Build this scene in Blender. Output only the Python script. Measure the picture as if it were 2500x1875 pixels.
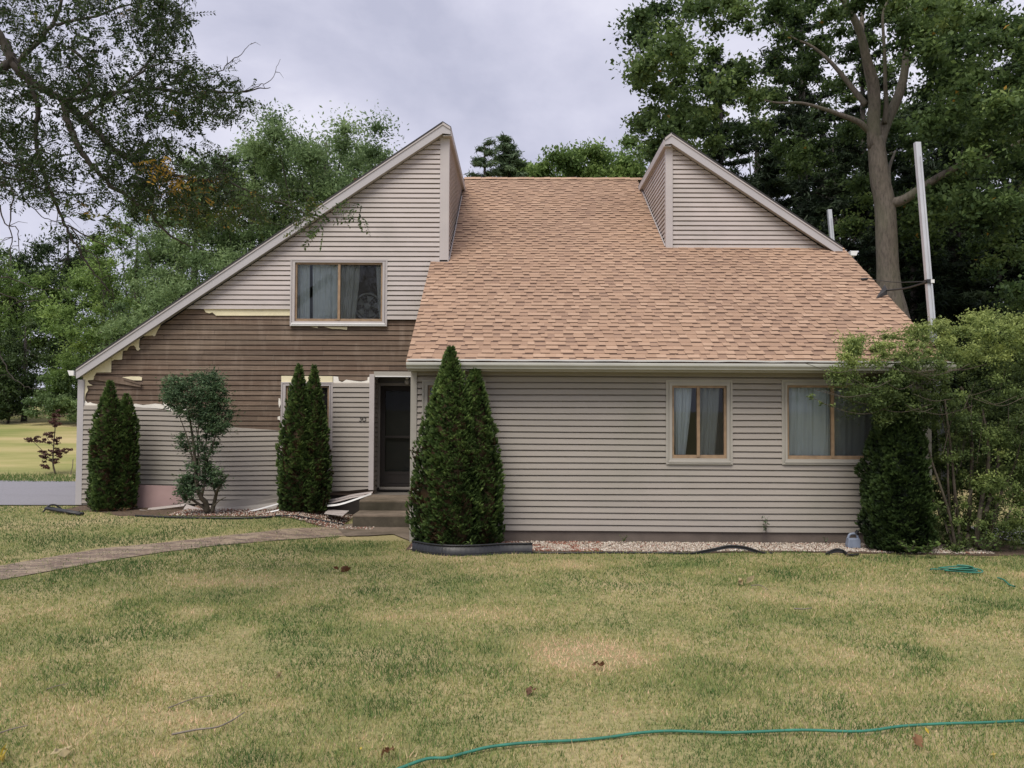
import bpy, math, random
import numpy as np
from mathutils import Vector, Matrix
for o in list(bpy.data.objects): bpy.data.objects.remove(o, do_unlink=True)
scene = bpy.context.scene
COL = scene.collection
R = math.radians

# ------------------------------------------------------------------ camera
FPX = 2000.0                      # focal length in pixels of the 2500 px wide photograph
CAMH = 2.24
yaw, pitch, roll = R(0.43), R(1.65), R(0.28)
cz, sz = math.cos(yaw), math.sin(yaw)
Fv = Vector((-sz*math.cos(pitch), cz*math.cos(pitch), math.sin(pitch)))
R0 = Vector((cz, sz, 0)); U0 = R0.cross(Fv)
Rv = R0*math.cos(roll) + U0*math.sin(roll); Uv = Rv.cross(Fv)
cam_d = bpy.data.cameras.new('camera'); cam = bpy.data.objects.new('camera', cam_d); COL.objects.link(cam)
cam.matrix_world = Matrix(((Rv.x, Uv.x, -Fv.x, 0), (Rv.y, Uv.y, -Fv.y, 0), (Rv.z, Uv.z, -Fv.z, CAMH), (0, 0, 0, 1)))
cam_d.sensor_width = 36; cam_d.lens = 36*FPX/2500; cam_d.clip_end = 2000; cam_d.clip_start = .05
scene.camera = cam
scene.render.resolution_x = 1024; scene.render.resolution_y = 768

# ------------------------------------------------------------------ sky and sun
SUN_EL, SUN_AZ = 57, 203          # azimuth: clockwise from +Y; the sun stands behind the camera, a little to its left
w = bpy.data.worlds.new('World'); scene.world = w; w.use_nodes = True
nt = w.node_tree; nt.nodes.clear()
out = nt.nodes.new('ShaderNodeOutputWorld'); bg = nt.nodes.new('ShaderNodeBackground'); bg.inputs[1].default_value = 0.1
sky = nt.nodes.new('ShaderNodeTexSky'); sky.sky_type = 'NISHITA'; sky.sun_disc = False
sky.sun_elevation = R(SUN_EL); sky.sun_rotation = R(SUN_AZ); sky.dust_density = 2.0
tc = nt.nodes.new('ShaderNodeTexCoord'); mp = nt.nodes.new('ShaderNodeMapping'); mp.inputs['Scale'].default_value = (1.0, 1.0, 1.7)
mp.inputs['Location'].default_value = (.35, 0.2, .1)
nz = nt.nodes.new('ShaderNodeTexNoise'); nz.inputs['Scale'].default_value = 2.5; nz.inputs['Detail'].default_value = 7; nz.inputs['Roughness'].default_value = .54
nz.inputs['Distortion'].default_value = .25
rp = nt.nodes.new('ShaderNodeValToRGB')
e = rp.color_ramp.elements
e[0].position = .36; e[0].color = (4.9, 5.0, 6.3, 1); e[1].position = .66; e[1].color = (8.5, 8.4, 9.4, 1)
m_ = e.new(.5); m_.color = (6.3, 6.3, 7.6, 1)
mx = nt.nodes.new('ShaderNodeMix'); mx.data_type = 'RGBA'; mx.inputs[0].default_value = .93
L = nt.links.new
L(tc.outputs['Generated'], mp.inputs[0]); L(mp.outputs[0], nz.inputs['Vector']); L(nz.outputs['Fac'], rp.inputs[0])
L(sky.outputs[0], mx.inputs[6]); L(rp.outputs[0], mx.inputs[7]); L(mx.outputs[2], bg.inputs[0]); L(bg.outputs[0], out.inputs[0])
sd = bpy.data.lights.new('sun', 'SUN'); sd.energy = 2.6; sd.angle = R(34); sd.color = (1, .93, .82)
so = bpy.data.objects.new('sun', sd); COL.objects.link(so)
az, el = R(SUN_AZ), R(SUN_EL)
sdir = Vector((math.sin(az)*math.cos(el), math.cos(az)*math.cos(el), math.sin(el)))
so.rotation_euler = sdir.to_track_quat('Z', 'Y').to_euler()
vs = scene.view_settings
vs.view_transform = 'Standard'; vs.look = 'None'; vs.gamma = 1; vs.exposure = 0.16; vs.use_curve_mapping = False
cy = scene.cycles
cy.max_bounces = 6; cy.transparent_max_bounces = 12; cy.diffuse_bounces = 3; cy.glossy_bounces = 2; cy.transmission_bounces = 4

# ------------------------------------------------------------------ helpers
def ray(px, py): return Fv + Rv*((px-1250)/FPX) - Uv*((py-937.5)/FPX)
def P(px, py, Y):
    d = ray(px, py); t = Y/d.y
    return Vector((d.x*t, Y, CAMH+d.z*t))
def PG(px, py, z=0):
    d = ray(px, py); t = (z-CAMH)/d.z
    return Vector((d.x*t, d.y*t, z))
def XZ(px, py, Y): p = P(px, py, Y); return (p.x, p.z)

def tag(o, label=None, cat=None, group=None, kind=None):
    if label: o['label'] = label
    if cat: o['category'] = cat
    if group: o['group'] = group
    if kind: o['kind'] = kind
    return o
def empty(name, loc=(0, 0, 0), label=None, cat=None, group=None):
    o = bpy.data.objects.new(name, None); COL.objects.link(o); o.location = loc; o.empty_display_size = .2
    return tag(o, label, cat, group)
def obj(name, me, mat=None, parent=None):
    o = bpy.data.objects.new(name, me); COL.objects.link(o)
    if mat: me.materials.append(mat)
    if parent:
        o.parent = parent
        root = parent; off = Vector(root.location)
        while root.parent: root = root.parent; off += Vector(root.location)
        o.location = -off
    return o
def mk(name, V, F, mat, parent=None, tone=None, smooth=False):
    """V (n,3); F: array (m,k) or list of index lists; tone: one float per face"""
    me = bpy.data.meshes.new(name)
    V = np.asarray(V, dtype=np.float32)
    if isinstance(F, np.ndarray):
        m, k = F.shape
        me.vertices.add(len(V)); me.vertices.foreach_set('co', V.ravel())
        me.loops.add(m*k); me.loops.foreach_set('vertex_index', F.astype(np.int32).ravel())
        me.polygons.add(m); me.polygons.foreach_set('loop_start', np.arange(0, m*k, k, dtype=np.int32))
        me.polygons.foreach_set('loop_total', np.full(m, k, dtype=np.int32))
        me.update(calc_edges=True)
    else:
        me.from_pydata([tuple(map(float, v)) for v in V], [], [tuple(f) for f in F]); me.update()
    if tone is not None:
        a = me.attributes.new('tone', 'FLOAT', 'FACE'); a.data.foreach_set('value', np.asarray(tone, dtype=np.float32))
    if smooth: me.polygons.foreach_set('use_smooth', np.ones(len(me.polygons), dtype=bool))
    return obj(name, me, mat, parent)
class MB:
    def __init__(s): s.V = []; s.F = []; s.T = []
    def add(s, vs, fs, t=0.):
        n = len(s.V); s.V += [tuple(v) for v in vs]; s.F += [tuple(i+n for i in f) for f in fs]; s.T += [t]*len(fs)
    def quad(s, a, b, c, d, t=0.): s.add([a, b, c, d], [(0, 1, 2, 3)], t)
    def box(s, x0, x1, y0, y1, z0, z1, t=0.):
        v = [(x, y, z) for x in (x0, x1) for y in (y0, y1) for z in (z0, z1)]
        s.add(v, [(0, 1, 3, 2), (4, 6, 7, 5), (0, 4, 5, 1), (2, 3, 7, 6), (0, 2, 6, 4), (1, 5, 7, 3)], t)
    def prism(s, pts, y0, y1, t=0.):
        """outline in (x, z), extruded from y0 (front) to y1"""
        n = len(pts)
        v = [(x, y0, z) for x, z in pts] + [(x, y1, z) for x, z in pts]
        f = [tuple(range(n)), tuple(range(2*n-1, n-1, -1))] + [(i, i+n, (i+1) % n+n, (i+1) % n) for i in range(n)]
        s.add(v, f, t)
    def tube(s, pts, rad, n=8, t=0., cap=True):
        V, F = tube(pts, rad, n)
        F = [tuple(f) for f in F]
        if cap: F += [tuple(range(n-1, -1, -1)), tuple(range(len(V)-n, len(V)))]
        s.add([tuple(v) for v in V], F, t)
    def build(s, name, mat, parent=None, smooth=False, bev=0):
        o = mk(name, s.V, s.F, mat, parent, s.T, smooth)
        if bev:
            b = o.modifiers.new('bevel', 'BEVEL'); b.width = bev; b.segments = 2; b.limit_method = 'ANGLE'
        return o
def tube(pts, rad, n=8):
    pts = np.asarray([tuple(p) for p in pts], dtype=float)
    rad = np.full(len(pts), rad) if np.isscalar(rad) else np.asarray(rad, dtype=float)
    T = np.gradient(pts, axis=0); T /= np.linalg.norm(T, axis=1)[:, None]+1e-9
    ref = np.array([0.13, .21, .97]) if abs(T[0, 2]) < .9 else np.array([.97, .2, .1])
    V = []
    a = np.arange(n)*2*math.pi/n
    for i in range(len(pts)):
        u = np.cross(T[i], ref); u /= np.linalg.norm(u)+1e-9; v = np.cross(T[i], u)
        ref2 = -np.cross(T[i], v) if False else ref
        V.append(pts[i]+rad[i]*(np.cos(a)[:, None]*u+np.sin(a)[:, None]*v))
    V = np.concatenate(V); F = []
    for i in range(len(pts)-1):
        for j in range(n):
            F.append((i*n+j, i*n+(j+1) % n, (i+1)*n+(j+1) % n, (i+1)*n+j))
    return V, np.array(F)
def spline(pts, k=4):
    """Catmull-Rom through pts"""
    p = [Vector(q) for q in pts]; p = [p[0]*2-p[1]]+p+[p[-1]*2-p[-2]]; o = []
    for i in range(1, len(p)-2):
        for j in range(k):
            t = j/k; a, b, c, d = p[i-1:i+3]
            o.append(.5*((2*b)+(c-a)*t+(2*a-5*b+4*c-d)*t*t+(3*b-a-3*c+d)*t**3))
    o.append(p[-2]); return o
def sm(t): t = max(0., min(1., t)); return t*t*(3-2*t)
def smn(t): t = np.clip(t, 0, 1); return t*t*(3-2*t)
def gz(x, y):
    a = .17*smn((y-12.6)/3.0)*smn((-x-3.3)/1.2)
    b = np.minimum(1.75, .06*np.maximum(0, y-23.5))*smn((-x-4)/5)
    return a+b
def on_ground(px, py, dz=0):
    z = 0.
    for _ in range(12):
        p = PG(px, py, z); z = float(gz(p.x, p.y))
    return Vector((p.x, p.y, z+dz))

# ------------------------------------------------------------------ materials
def nmat(name):
    m = bpy.data.materials.new(name); m.use_nodes = True; t = m.node_tree
    return m, t, t.nodes['Principled BSDF']
def N(t, kind, **kw):
    n = t.nodes.new(kind)
    for k, v in kw.items():
        try: n.inputs[k].default_value = v
        except Exception: setattr(n, k, v)
    return n
def ramp(t, fac, stops):
    r = t.nodes.new('ShaderNodeValToRGB'); e = r.color_ramp.elements
    e[0].position, e[0].color = stops[0][0], (*stops[0][1], 1); e[1].position, e[1].color = stops[-1][0], (*stops[-1][1], 1)
    for p, c in stops[1:-1]:
        q = e.new(p); q.color = (*c, 1)
    t.links.new(fac, r.inputs[0]); return r.outputs[0]
def coords(t, scale):
    g = N(t, 'ShaderNodeNewGeometry'); m = N(t, 'ShaderNodeMapping'); m.inputs['Scale'].default_value = scale
    t.links.new(g.outputs['Position'], m.inputs[0]); return m.outputs[0]
def noise(t, vec, scale, detail=4, rough=.55):
    n = N(t, 'ShaderNodeTexNoise'); n.inputs['Scale'].default_value = scale; n.inputs['Detail'].default_value = detail; n.inputs['Roughness'].default_value = rough
    t.links.new(vec, n.inputs['Vector']); return n.outputs['Fac']
def mix(t, f, a, b, mode='MIX'):
    m = t.nodes.new('ShaderNodeMix'); m.data_type = 'RGBA'; m.blend_type = mode
    for s, v in ((0, f), (6, a), (7, b)):
        if isinstance(v, (int, float)): m.inputs[s].default_value = v
        elif isinstance(v, tuple): m.inputs[s].default_value = (*v, 1)
        else: t.links.new(v, m.inputs[s])
    return m.outputs[2]
def bump(t, h, strength, dist=.01):
    b = N(t, 'ShaderNodeBump'); b.inputs['Strength'].default_value = strength; b.inputs['Distance'].default_value = dist
    t.links.new(h, b.inputs['Height']); return b.outputs[0]
def plain(name, c, rough=.6, var=.12, scale=3., metal=0, grain=None, bmp=0.0):
    m, t, b = nmat(name)
    f = noise(t, coords(t, (1, 1, 1)), scale, 5)
    lo = tuple(x*(1-var) for x in c); hi = tuple(min(1, x*(1+var)) for x in c)
    col = ramp(t, f, [(.3, lo), (.7, hi)])
    if grain:
        g = noise(t, coords(t, grain), 1, 3); col = mix(t, .5, col, ramp(t, g, [(.3, lo), (.7, hi)]))
    t.links.new(col, b.inputs['Base Color']); b.inputs['Roughness'].default_value = rough; b.inputs['Metallic'].default_value = metal
    if bmp:
        t.links.new(bump(t, noise(t, coords(t, (1, 1, 1)), 60, 4), bmp), b.inputs['Normal'])
    return m
def vinyl(name, c, stain=(.20, .20, .15)):
    m, t, b = nmat(name)
    f = noise(t, coords(t, (.5, .5, 2.5)), 1.3, 5)
    col = ramp(t, f, [(.3, tuple(x*.93 for x in c)), (.7, tuple(x*1.06 for x in c))])
    g = noise(t, coords(t, (1.2, 1, 14)), 3, 3); col = mix(t, .22, col, ramp(t, g, [(.35, tuple(x*.82 for x in c)), (.65, tuple(x*1.12 for x in c))]))
    s = noise(t, coords(t, (.7, .7, .5)), 1.1, 6); fac = ramp(t, s, [(.46, (0, 0, 0)), (.75, (.42, .42, .42))])
    col = mix(t, fac, col, stain)
    a = N(t, 'ShaderNodeAttribute'); a.attribute_name = 'tone'
    col = mix(t, 1., col, ramp(t, a.outputs['Fac'], [(0, (.94, .94, .94)), (1, (1.0, 1.0, 1.0))]), 'MULTIPLY')
    t.links.new(col, b.inputs['Base Color']); b.inputs['Roughness'].default_value = .5
    return m
M = {}
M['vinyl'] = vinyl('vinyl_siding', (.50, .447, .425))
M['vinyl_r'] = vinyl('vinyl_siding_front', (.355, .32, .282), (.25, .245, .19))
M['trim'] = plain('grey_trim', (.47, .435, .43), .5, .06, 2)
M['fascia'] = plain('grey_fascia_metal', (.44, .425, .44), .45, .05, 1.2)
M['trim_r'] = plain('beige_trim', (.38, .36, .32), .5, .08, 2)
M['gutter'] = plain('grey_gutter_metal', (.42, .42, .38), .4, .08, 2)
M['white'] = plain('white_metal', (.78, .78, .77), .45, .05, 2)
M['frame'] = plain('tan_window_frame', (.30, .205, .125), .55, .25, 9)
M['dark'] = plain('dark_edge', (.035, .033, .035), .8, .2, 8)
M['cream'] = plain('cream_foam_backer', (.80, .73, .50), .8, .07, 7)
M['cream2'] = plain('white_foam_backer', (.86, .83, .76), .8, .05, 7)
M['pink'] = plain('pink_foam_board', (.42, .29, .275), .75, .12, 1.6)
M['curtain'] = plain('white_curtain', (.74, .76, .78), .9, .06, 4, grain=(30, 30, .6))
M['curtain2'] = plain('grey_curtain', (.55, .55, .53), .9, .08, 4, grain=(30, 30, .6))
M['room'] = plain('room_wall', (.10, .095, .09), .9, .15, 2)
M['fan'] = plain('grey_fan_plastic', (.34, .34, .35), .5, .1, 6)
M['black'] = plain('black_plastic', (.018, .019, .022), .42, .3, 10)
M['door'] = plain('dark_brown_door', (.013, .010, .009), .85, .2, 4)
M['doorf'] = plain('grey_brown_door_frame', (.16, .145, .13), .55, .15, 4)
M['found'] = plain('painted_foundation', (.13, .105, .088), .85, .2, 2.5, bmp=.3)
M['jug'] = plain('blue_grey_plastic', (.22, .26, .34), .4, .1, 9)
M['hose'] = plain('green_hose', (.035, .18, .125), .38, .25, 6)
M['wire'] = plain('dark_wire', (.03, .03, .03), .5, .1, 6)
M['galv'] = plain('galvanised_metal', (.56, .58, .62), .4, .13, 4, metal=.25, grain=(8, 8, .7))
M['twig'] = plain('dead_twig', (.20, .17, .14), .85, .3, 30)
M['stonepale'] = plain('pale_stone', (.42, .36, .29), .8, .3, 40)
M['concrete'] = None
def concrete(name, c, scale=5):
    m, t, b = nmat(name)
    f = noise(t, coords(t, (1, 1, 1)), scale, 8, .7); g = noise(t, coords(t, (1, 1, 1)), 1.4, 5)
    col = ramp(t, f, [(.3, tuple(x*.6 for x in c)), (.7, tuple(x*1.2 for x in c))])
    fac = ramp(t, g, [(.45, (0, 0, 0)), (.7, (.75, .75, .75))])
    col = mix(t, fac, col, (c[0]*.35, c[1]*.36, c[2]*.27))
    t.links.new(col, b.inputs['Base Color']); b.inputs['Roughness'].default_value = .9
    t.links.new(bump(t, noise(t, coords(t, (1, 1, 1)), 35, 6), .5), b.inputs['Normal']); return m
M['concrete'] = concrete('weathered_concrete', (.19, .15, .112))
M['pale_concrete'] = concrete('pale_concrete', (.72, .70, .68), 3)
def wood(name, c):
    m, t, b = nmat(name)
    f = noise(t, coords(t, (1.1, 1, 26)), 2.2, 6, .62)
    col = ramp(t, f, [(.25, tuple(x*.55 for x in c)), (.5, c), (.75, tuple(x*1.35 for x in c))])
    g = noise(t, coords(t, (.45, 1, 5)), 1.2, 4)
    col = mix(t, ramp(t, g, [(.4, (0, 0, 0)), (.68, (.6, .6, .6))]), col, (c[0]*.62, c[1]*.5, c[2]*.45))
    g3 = noise(t, coords(t, (2.2, 1, .5)), 2.0, 6, .7); col = mix(t, ramp(t, g3, [(.5, (0, 0, 0)), (.72, (.55, .55, .55))]), col, (.27, .215, .175))
    v = N(t, 'ShaderNodeTexVoronoi'); v.inputs['Scale'].default_value = 2.3; t.links.new(coords(t, (1, 1, 1.9)), v.inputs['Vector'])
    k = ramp(t, v.outputs['Distance'], [(.0, (1, 1, 1)), (.045, (0, 0, 0))])
    col = mix(t, k, col, (.30, .24, .19))
    a = N(t, 'ShaderNodeAttribute'); a.attribute_name = 'tone'
    col = mix(t, 1., col, ramp(t, a.outputs['Fac'], [(0, (.78, .76, .74)), (1, (1.18, 1.15, 1.12))]), 'MULTIPLY')
    t.links.new(col, b.inputs['Base Color']); b.inputs['Roughness'].default_value = .85
    t.links.new(bump(t, f, .35), b.inputs['Normal']); return m
M['wood'] = wood('weathered_brown_clapboard', (.168, .126, .094))
def shingle():
    m, t, b = nmat('tan_asphalt_shingle')
    a = N(t, 'ShaderNodeAttribute'); a.attribute_name = 'tone'
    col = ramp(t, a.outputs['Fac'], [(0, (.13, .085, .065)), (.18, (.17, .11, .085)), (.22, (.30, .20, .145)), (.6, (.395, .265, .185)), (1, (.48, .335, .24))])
    s = noise(t, coords(t, (1, 1, 1)), 90, 3, .7); col = mix(t, 1., col, ramp(t, s, [(.3, (.80, .80, .80)), (.7, (1.12, 1.12, 1.12))]), 'MULTIPLY')
    g = noise(t, coords(t, (.35, .35, .35)), 1.0, 4); col = mix(t, 1., col, ramp(t, g, [(.35, (.92, .91, .91)), (.65, (1.05, 1.04, 1.03))]), 'MULTIPLY')
    g2 = noise(t, coords(t, (1, .2, .2)), 1.6, 4); col = mix(t, ramp(t, g2, [(.55, (0, 0, 0)), (.75, (.3, .3, .3))]), col, (.30, .22, .15))
    t.links.new(col, b.inputs['Base Color']); b.inputs['Roughness'].default_value = .95; b.inputs['Specular IOR Level'].default_value = .2
    return m
M['shingle'] = shingle()
def glass(nm='window_glass', ior=1.55):
    m, t, b = nmat(nm); t.nodes.remove(b)
    tr = N(t, 'ShaderNodeBsdfTransparent'); tr.inputs[0].default_value = (.80, .86, .86, 1); gl = N(t, 'ShaderNodeBsdfGlossy'); gl.inputs['Roughness'].default_value = .015
    gl.inputs[0].default_value = (.9, .95, .98, 1)
    fr = N(t, 'ShaderNodeFresnel'); fr.inputs[0].default_value = ior
    ad = N(t, 'ShaderNodeMixShader'); t.links.new(fr.outputs[0], ad.inputs[0]); t.links.new(tr.outputs[0], ad.inputs[1]); t.links.new(gl.outputs[0], ad.inputs[2])
    t.links.new(ad.outputs[0], t.nodes['Material Output'].inputs[0]); return m
M['glass'] = glass(); M['glass_d'] = glass('dark_storm_door_glass', 1.18)
def screen():
    m, t, b = nmat('insect_screen'); t.nodes.remove(b)
    tr = N(t, 'ShaderNodeBsdfTransparent'); d = N(t, 'ShaderNodeBsdfDiffuse'); d.inputs[0].default_value = (.08, .08, .08, 1)
    ad = N(t, 'ShaderNodeMixShader'); ad.inputs[0].default_value = .2; t.links.new(tr.outputs[0], ad.inputs[1]); t.links.new(d.outputs[0], ad.inputs[2])
    t.links.new(ad.outputs[0], t.nodes['Material Output'].inputs[0]); return m
M['screen'] = screen()
def leaf(name, stops, trans=.35, gloss=.12, big=None):
    m, t, b = nmat(name)
    a = N(t, 'ShaderNodeAttribute'); a.attribute_name = 'tone'
    col = ramp(t, a.outputs['Fac'], stops)
    g = noise(t, coords(t, (1, 1, 1)), big or .9, 3); col = mix(t, 1., col, ramp(t, g, [(.3, (.72, .74, .72)), (.7, (1.2, 1.18, 1.1))]), 'MULTIPLY')
    t.links.new(col, b.inputs['Base Color']); b.inputs['Roughness'].default_value = .55; b.inputs['Specular IOR Level'].default_value = gloss*2
    tr = N(t, 'ShaderNodeBsdfTranslucent'); t.links.new(col, tr.inputs[0])
    ms = N(t, 'ShaderNodeMixShader'); ms.inputs[0].default_value = trans
    t.links.new(b.outputs[0], ms.inputs[1]); t.links.new(tr.outputs[0], ms.inputs[2]); t.links.new(ms.outputs[0], t.nodes['Material Output'].inputs[0])
    return m
def stops(*c): return [(i/(len(c)-1), x) for i, x in enumerate(c)]
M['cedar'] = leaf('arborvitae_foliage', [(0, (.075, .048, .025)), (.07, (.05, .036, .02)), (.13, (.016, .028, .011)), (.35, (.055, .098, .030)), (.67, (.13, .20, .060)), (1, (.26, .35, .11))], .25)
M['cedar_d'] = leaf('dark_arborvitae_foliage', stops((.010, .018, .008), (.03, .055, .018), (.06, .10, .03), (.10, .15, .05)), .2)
M['bush'] = leaf('burning_bush_leaves', stops((.025, .048, .026), (.065, .115, .06), (.125, .195, .10), (.22, .31, .17)), .3)
M['shrub'] = leaf('shrub_leaves', stops((.03, .05, .022), (.10, .15, .055), (.20, .27, .09), (.38, .45, .15)), .4)
M['maple_red'] = leaf('red_maple_leaves', stops((.07, .035, .035), (.12, .06, .055), (.17, .09, .07)), .3)
M['big'] = leaf('big_tree_leaves', stops((.018, .036, .016), (.05, .09, .032), (.105, .165, .055), (.21, .30, .10), (.36, .22, .04)), .4)
M['locust_far'] = leaf('feathery_tree_leaves', stops((.07, .12, .055), (.14, .22, .095), (.23, .33, .15), (.34, .45, .22)), .4, big=.25)
M['bright'] = leaf('bright_tree_leaves', stops((.05, .095, .032), (.12, .20, .06), (.22, .33, .10), (.35, .47, .15)), .4, big=.25)
M['darktree'] = leaf('dark_tree_leaves', stops((.015, .028, .012), (.032, .058, .022), (.055, .09, .03), (.08, .12, .045)), .25, big=.25)
M['pine'] = leaf('pine_needles', stops((.012, .022, .014), (.024, .042, .024), (.045, .072, .035), (.075, .11, .05)), .2, big=.3)
M['pine_l'] = leaf('blue_green_pine_needles', stops((.06, .10, .055), (.12, .18, .10), (.20, .28, .15)), .2, big=.3)
M['locust'] = leaf('honey_locust_leaflets', stops((.012, .022, .010), (.024, .045, .015), (.045, .078, .022), (.085, .13, .035), (.45, .28, .05)), .3, big=2)
M['weed'] = leaf('weed_leaves', stops((.07, .12, .04), (.13, .20, .06), (.20, .29, .09)), .4)
M['dryleaf'] = leaf('fallen_leaf', stops((.12, .055, .03), (.30, .17, .09), (.50, .42, .26), (.55, .42, .06)), .3, big=20)
def bark(name, c, s=(9, 9, 2.2)):
    m, t, b = nmat(name)
    f = noise(t, coords(t, s), 2, 6, .65); g = noise(t, coords(t, (1, 1, .6)), 1.3, 4)
    col = ramp(t, f, [(.3, tuple(x*.5 for x in c)), (.5, c), (.72, tuple(x*1.45 for x in c))])
    col = mix(t, ramp(t, g, [(.45, (0, 0, 0)), (.65, (.55, .55, .55))]), col, (c[0]*.9, c[1]*1.08, c[2]*.8))
    t.links.new(col, b.inputs['Base Color']); b.inputs['Roughness'].default_value = .9
    t.links.new(bump(t, f, .6, .03), b.inputs['Normal']); return m
M['bark'] = bark('grey_bark', (.15, .128, .108)); M['bark_d'] = bark('dark_bark', (.06, .05, .045)); M['bark_s'] = bark('shrub_bark', (.085, .068, .052), (20, 20, 5))
def ground_mat():
    m, t, b = nmat('lawn_soil')
    c = coords(t, (1, 1, 1))
    f = noise(t, c, .55, 5, .6); g = noise(t, c, 22, 5, .7)
    col = ramp(t, f, [(.32, (.20, .215, .085)), (.5, (.32, .285, .14)), (.68, (.44, .36, .20))])
    col = mix(t, 1., col, ramp(t, g, [(.3, (.6, .6, .6)), (.7, (1.25, 1.25, 1.25))]), 'MULTIPLY')
    # a hay-coloured field beyond the driveway
    sp = N(t, 'ShaderNodeSeparateXYZ'); t.links.new(c, sp.inputs[0])
    mr = N(t, 'ShaderNodeMapRange'); mr.inputs[1].default_value = 22.5; mr.inputs[2].default_value = 26; t.links.new(sp.outputs[1], mr.inputs[0])
    h = noise(t, coords(t, (.12, .35, 1)), 1.2, 5); far = ramp(t, h, [(.36, (.22, .25, .08)), (.5, (.36, .33, .14)), (.66, (.50, .41, .22))])
    col = mix(t, mr.outputs[0], col, far)
    t.links.new(col, b.inputs['Base Color']); b.inputs['Roughness'].default_value = 1; b.inputs['Specular IOR Level'].default_value = .1
    t.links.new(bump(t, g, .6, .02), b.inputs['Normal']); return m
M['ground'] = ground_mat()
def grass_mat():
    m, t, b = nmat('grass_blades')
    a = N(t, 'ShaderNodeAttribute'); a.attribute_name = 'tone'
    col = ramp(t, a.outputs['Fac'], [(0, (.05, .11, .03)), (.25, (.15, .24, .07)), (.5, (.29, .32, .11)), (.75, (.49, .465, .20)), (1, (.80, .56, .39))])
    t.links.new(col, b.inputs['Base Color']); b.inputs['Roughness'].default_value = .6; b.inputs['Specular IOR Level'].default_value = .2
    tr = N(t, 'ShaderNodeBsdfTranslucent'); t.links.new(col, tr.inputs[0])
    ms = N(t, 'ShaderNodeMixShader'); ms.inputs[0].default_value = .3
    t.links.new(b.outputs[0], ms.inputs[1]); t.links.new(tr.outputs[0], ms.inputs[2]); t.links.new(ms.outputs[0], t.nodes['Material Output'].inputs[0])
    return m
M['grass'] = grass_mat()
def asphalt():
    m, t, b = nmat('driveway_asphalt')
    f = noise(t, coords(t, (1, 1, 1)), 40, 4); g = noise(t, coords(t, (.3, 1, 1)), 1.2, 4)
    col = ramp(t, f, [(.3, (.20, .195, .215)), (.7, (.27, .265, .29))]); col = mix(t, ramp(t, g, [(.55, (0, 0, 0)), (.7, (.4, .4, .4))]), col, (.16, .155, .17))
    t.links.new(col, b.inputs['Base Color']); b.inputs['Roughness'].default_value = .85; return m
M['asphalt'] = asphalt()
def brickpath():
    m, t, b = nmat('old_brick_path')
    br = N(t, 'ShaderNodeTexBrick'); br.inputs['Color1'].default_value = (.20, .135, .105, 1); br.inputs['Color2'].default_value = (.15, .115, .095, 1); br.inputs['Mortar'].default_value = (.27, .21, .15, 1)
    br.inputs['Scale'].default_value = 1; br.inputs['Brick Width'].default_value = .21; br.inputs['Row Height'].default_value = .1; br.inputs['Mortar Size'].default_value = .012
    mpn = N(t, 'ShaderNodeMapping'); g0 = N(t, 'ShaderNodeNewGeometry'); mpn.inputs['Rotation'].default_value = (0, 0, R(-28)); t.links.new(g0.outputs['Position'], mpn.inputs[0]); t.links.new(mpn.outputs[0], br.inputs['Vector'])
    f = noise(t, coords(t, (.8, 2.2, 1)), 2.6, 6, .65)
    col = mix(t, ramp(t, f, [(.44, (0, 0, 0)), (.6, (.9, .9, .9))]), br.outputs['Color'], (.38, .30, .21))
    g = noise(t, coords(t, (1, 1, 1)), 30, 5, .7); col = mix(t, 1., col, ramp(t, g, [(.3, (.65, .65, .65)), (.7, (1.2, 1.2, 1.2))]), 'MULTIPLY')
    t.links.new(col, b.inputs['Base Color']); b.inputs['Roughness'].default_value = .95; t.links.new(bump(t, g, .6, .02), b.inputs['Normal']); return m
M['brick'] = brickpath()
M['mulch'] = plain('mulch_soil', (.11, .075, .05), 1, .5, 25, bmp=.8)
def pebble():
    m, t, b = nmat('pale_pebbles')
    a = N(t, 'ShaderNodeAttribute'); a.attribute_name = 'tone'
    t.links.new(ramp(t, a.outputs['Fac'], [(0, (.10, .07, .05)), (.2, (.28, .12, .08)), (.35, (.34, .28, .22)), (.7, (.52, .45, .37)), (1, (.72, .67, .60))]), b.inputs['Base Color']); b.inputs['Roughness'].default_value = .8; return m
M['pebble'] = pebble()

# ------------------------------------------------------------------ terrain
rng = np.random.default_rng(7)
def sheet(name, poly_pts, mat, dz, parent=None):
    """flat-ish sheet that follows the terrain; poly_pts = list of left/right pairs"""
    V, F = [], []
    n = 7; dense = []
    for (a0, b0), (a1, b1) in zip(poly_pts[:-1], poly_pts[1:]):
        for i in range(8): dense.append((Vector(a0).lerp(Vector(a1), i/8), Vector(b0).lerp(Vector(b1), i/8)))
    poly_pts = dense+[poly_pts[-1]]
    for (a, b) in poly_pts:
        for j in range(n):
            q = Vector(a).lerp(Vector(b), j/(n-1)); V.append((q.x, q.y, float(gz(q.x, q.y))+dz))
    for i in range(len(poly_pts)-1):
        for j in range(n-1): F.append((i*n+j, i*n+j+1, (i+1)*n+j+1, (i+1)*n+j))
    return mk(name, V, F, mat, parent)
xs = np.concatenate([np.linspace(-400, -24, 12), np.arange(-22, 16, .25), np.linspace(17, 400, 14)])
ys = np.concatenate([np.linspace(-500, -3, 9), np.arange(-2, 28, .25), np.arange(28, 70, 3.), np.linspace(72, 600, 10)])
X, Y = np.meshgrid(xs, ys); Z = gz(X, Y)
Z = Z+.012*np.sin(X*1.3+Y*.7)*np.sin(Y*.9-X*.4)*smn((11.5-Y)/3)
nx, ny = len(xs), len(ys); I = np.arange(nx*ny).reshape(ny, nx)
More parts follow.
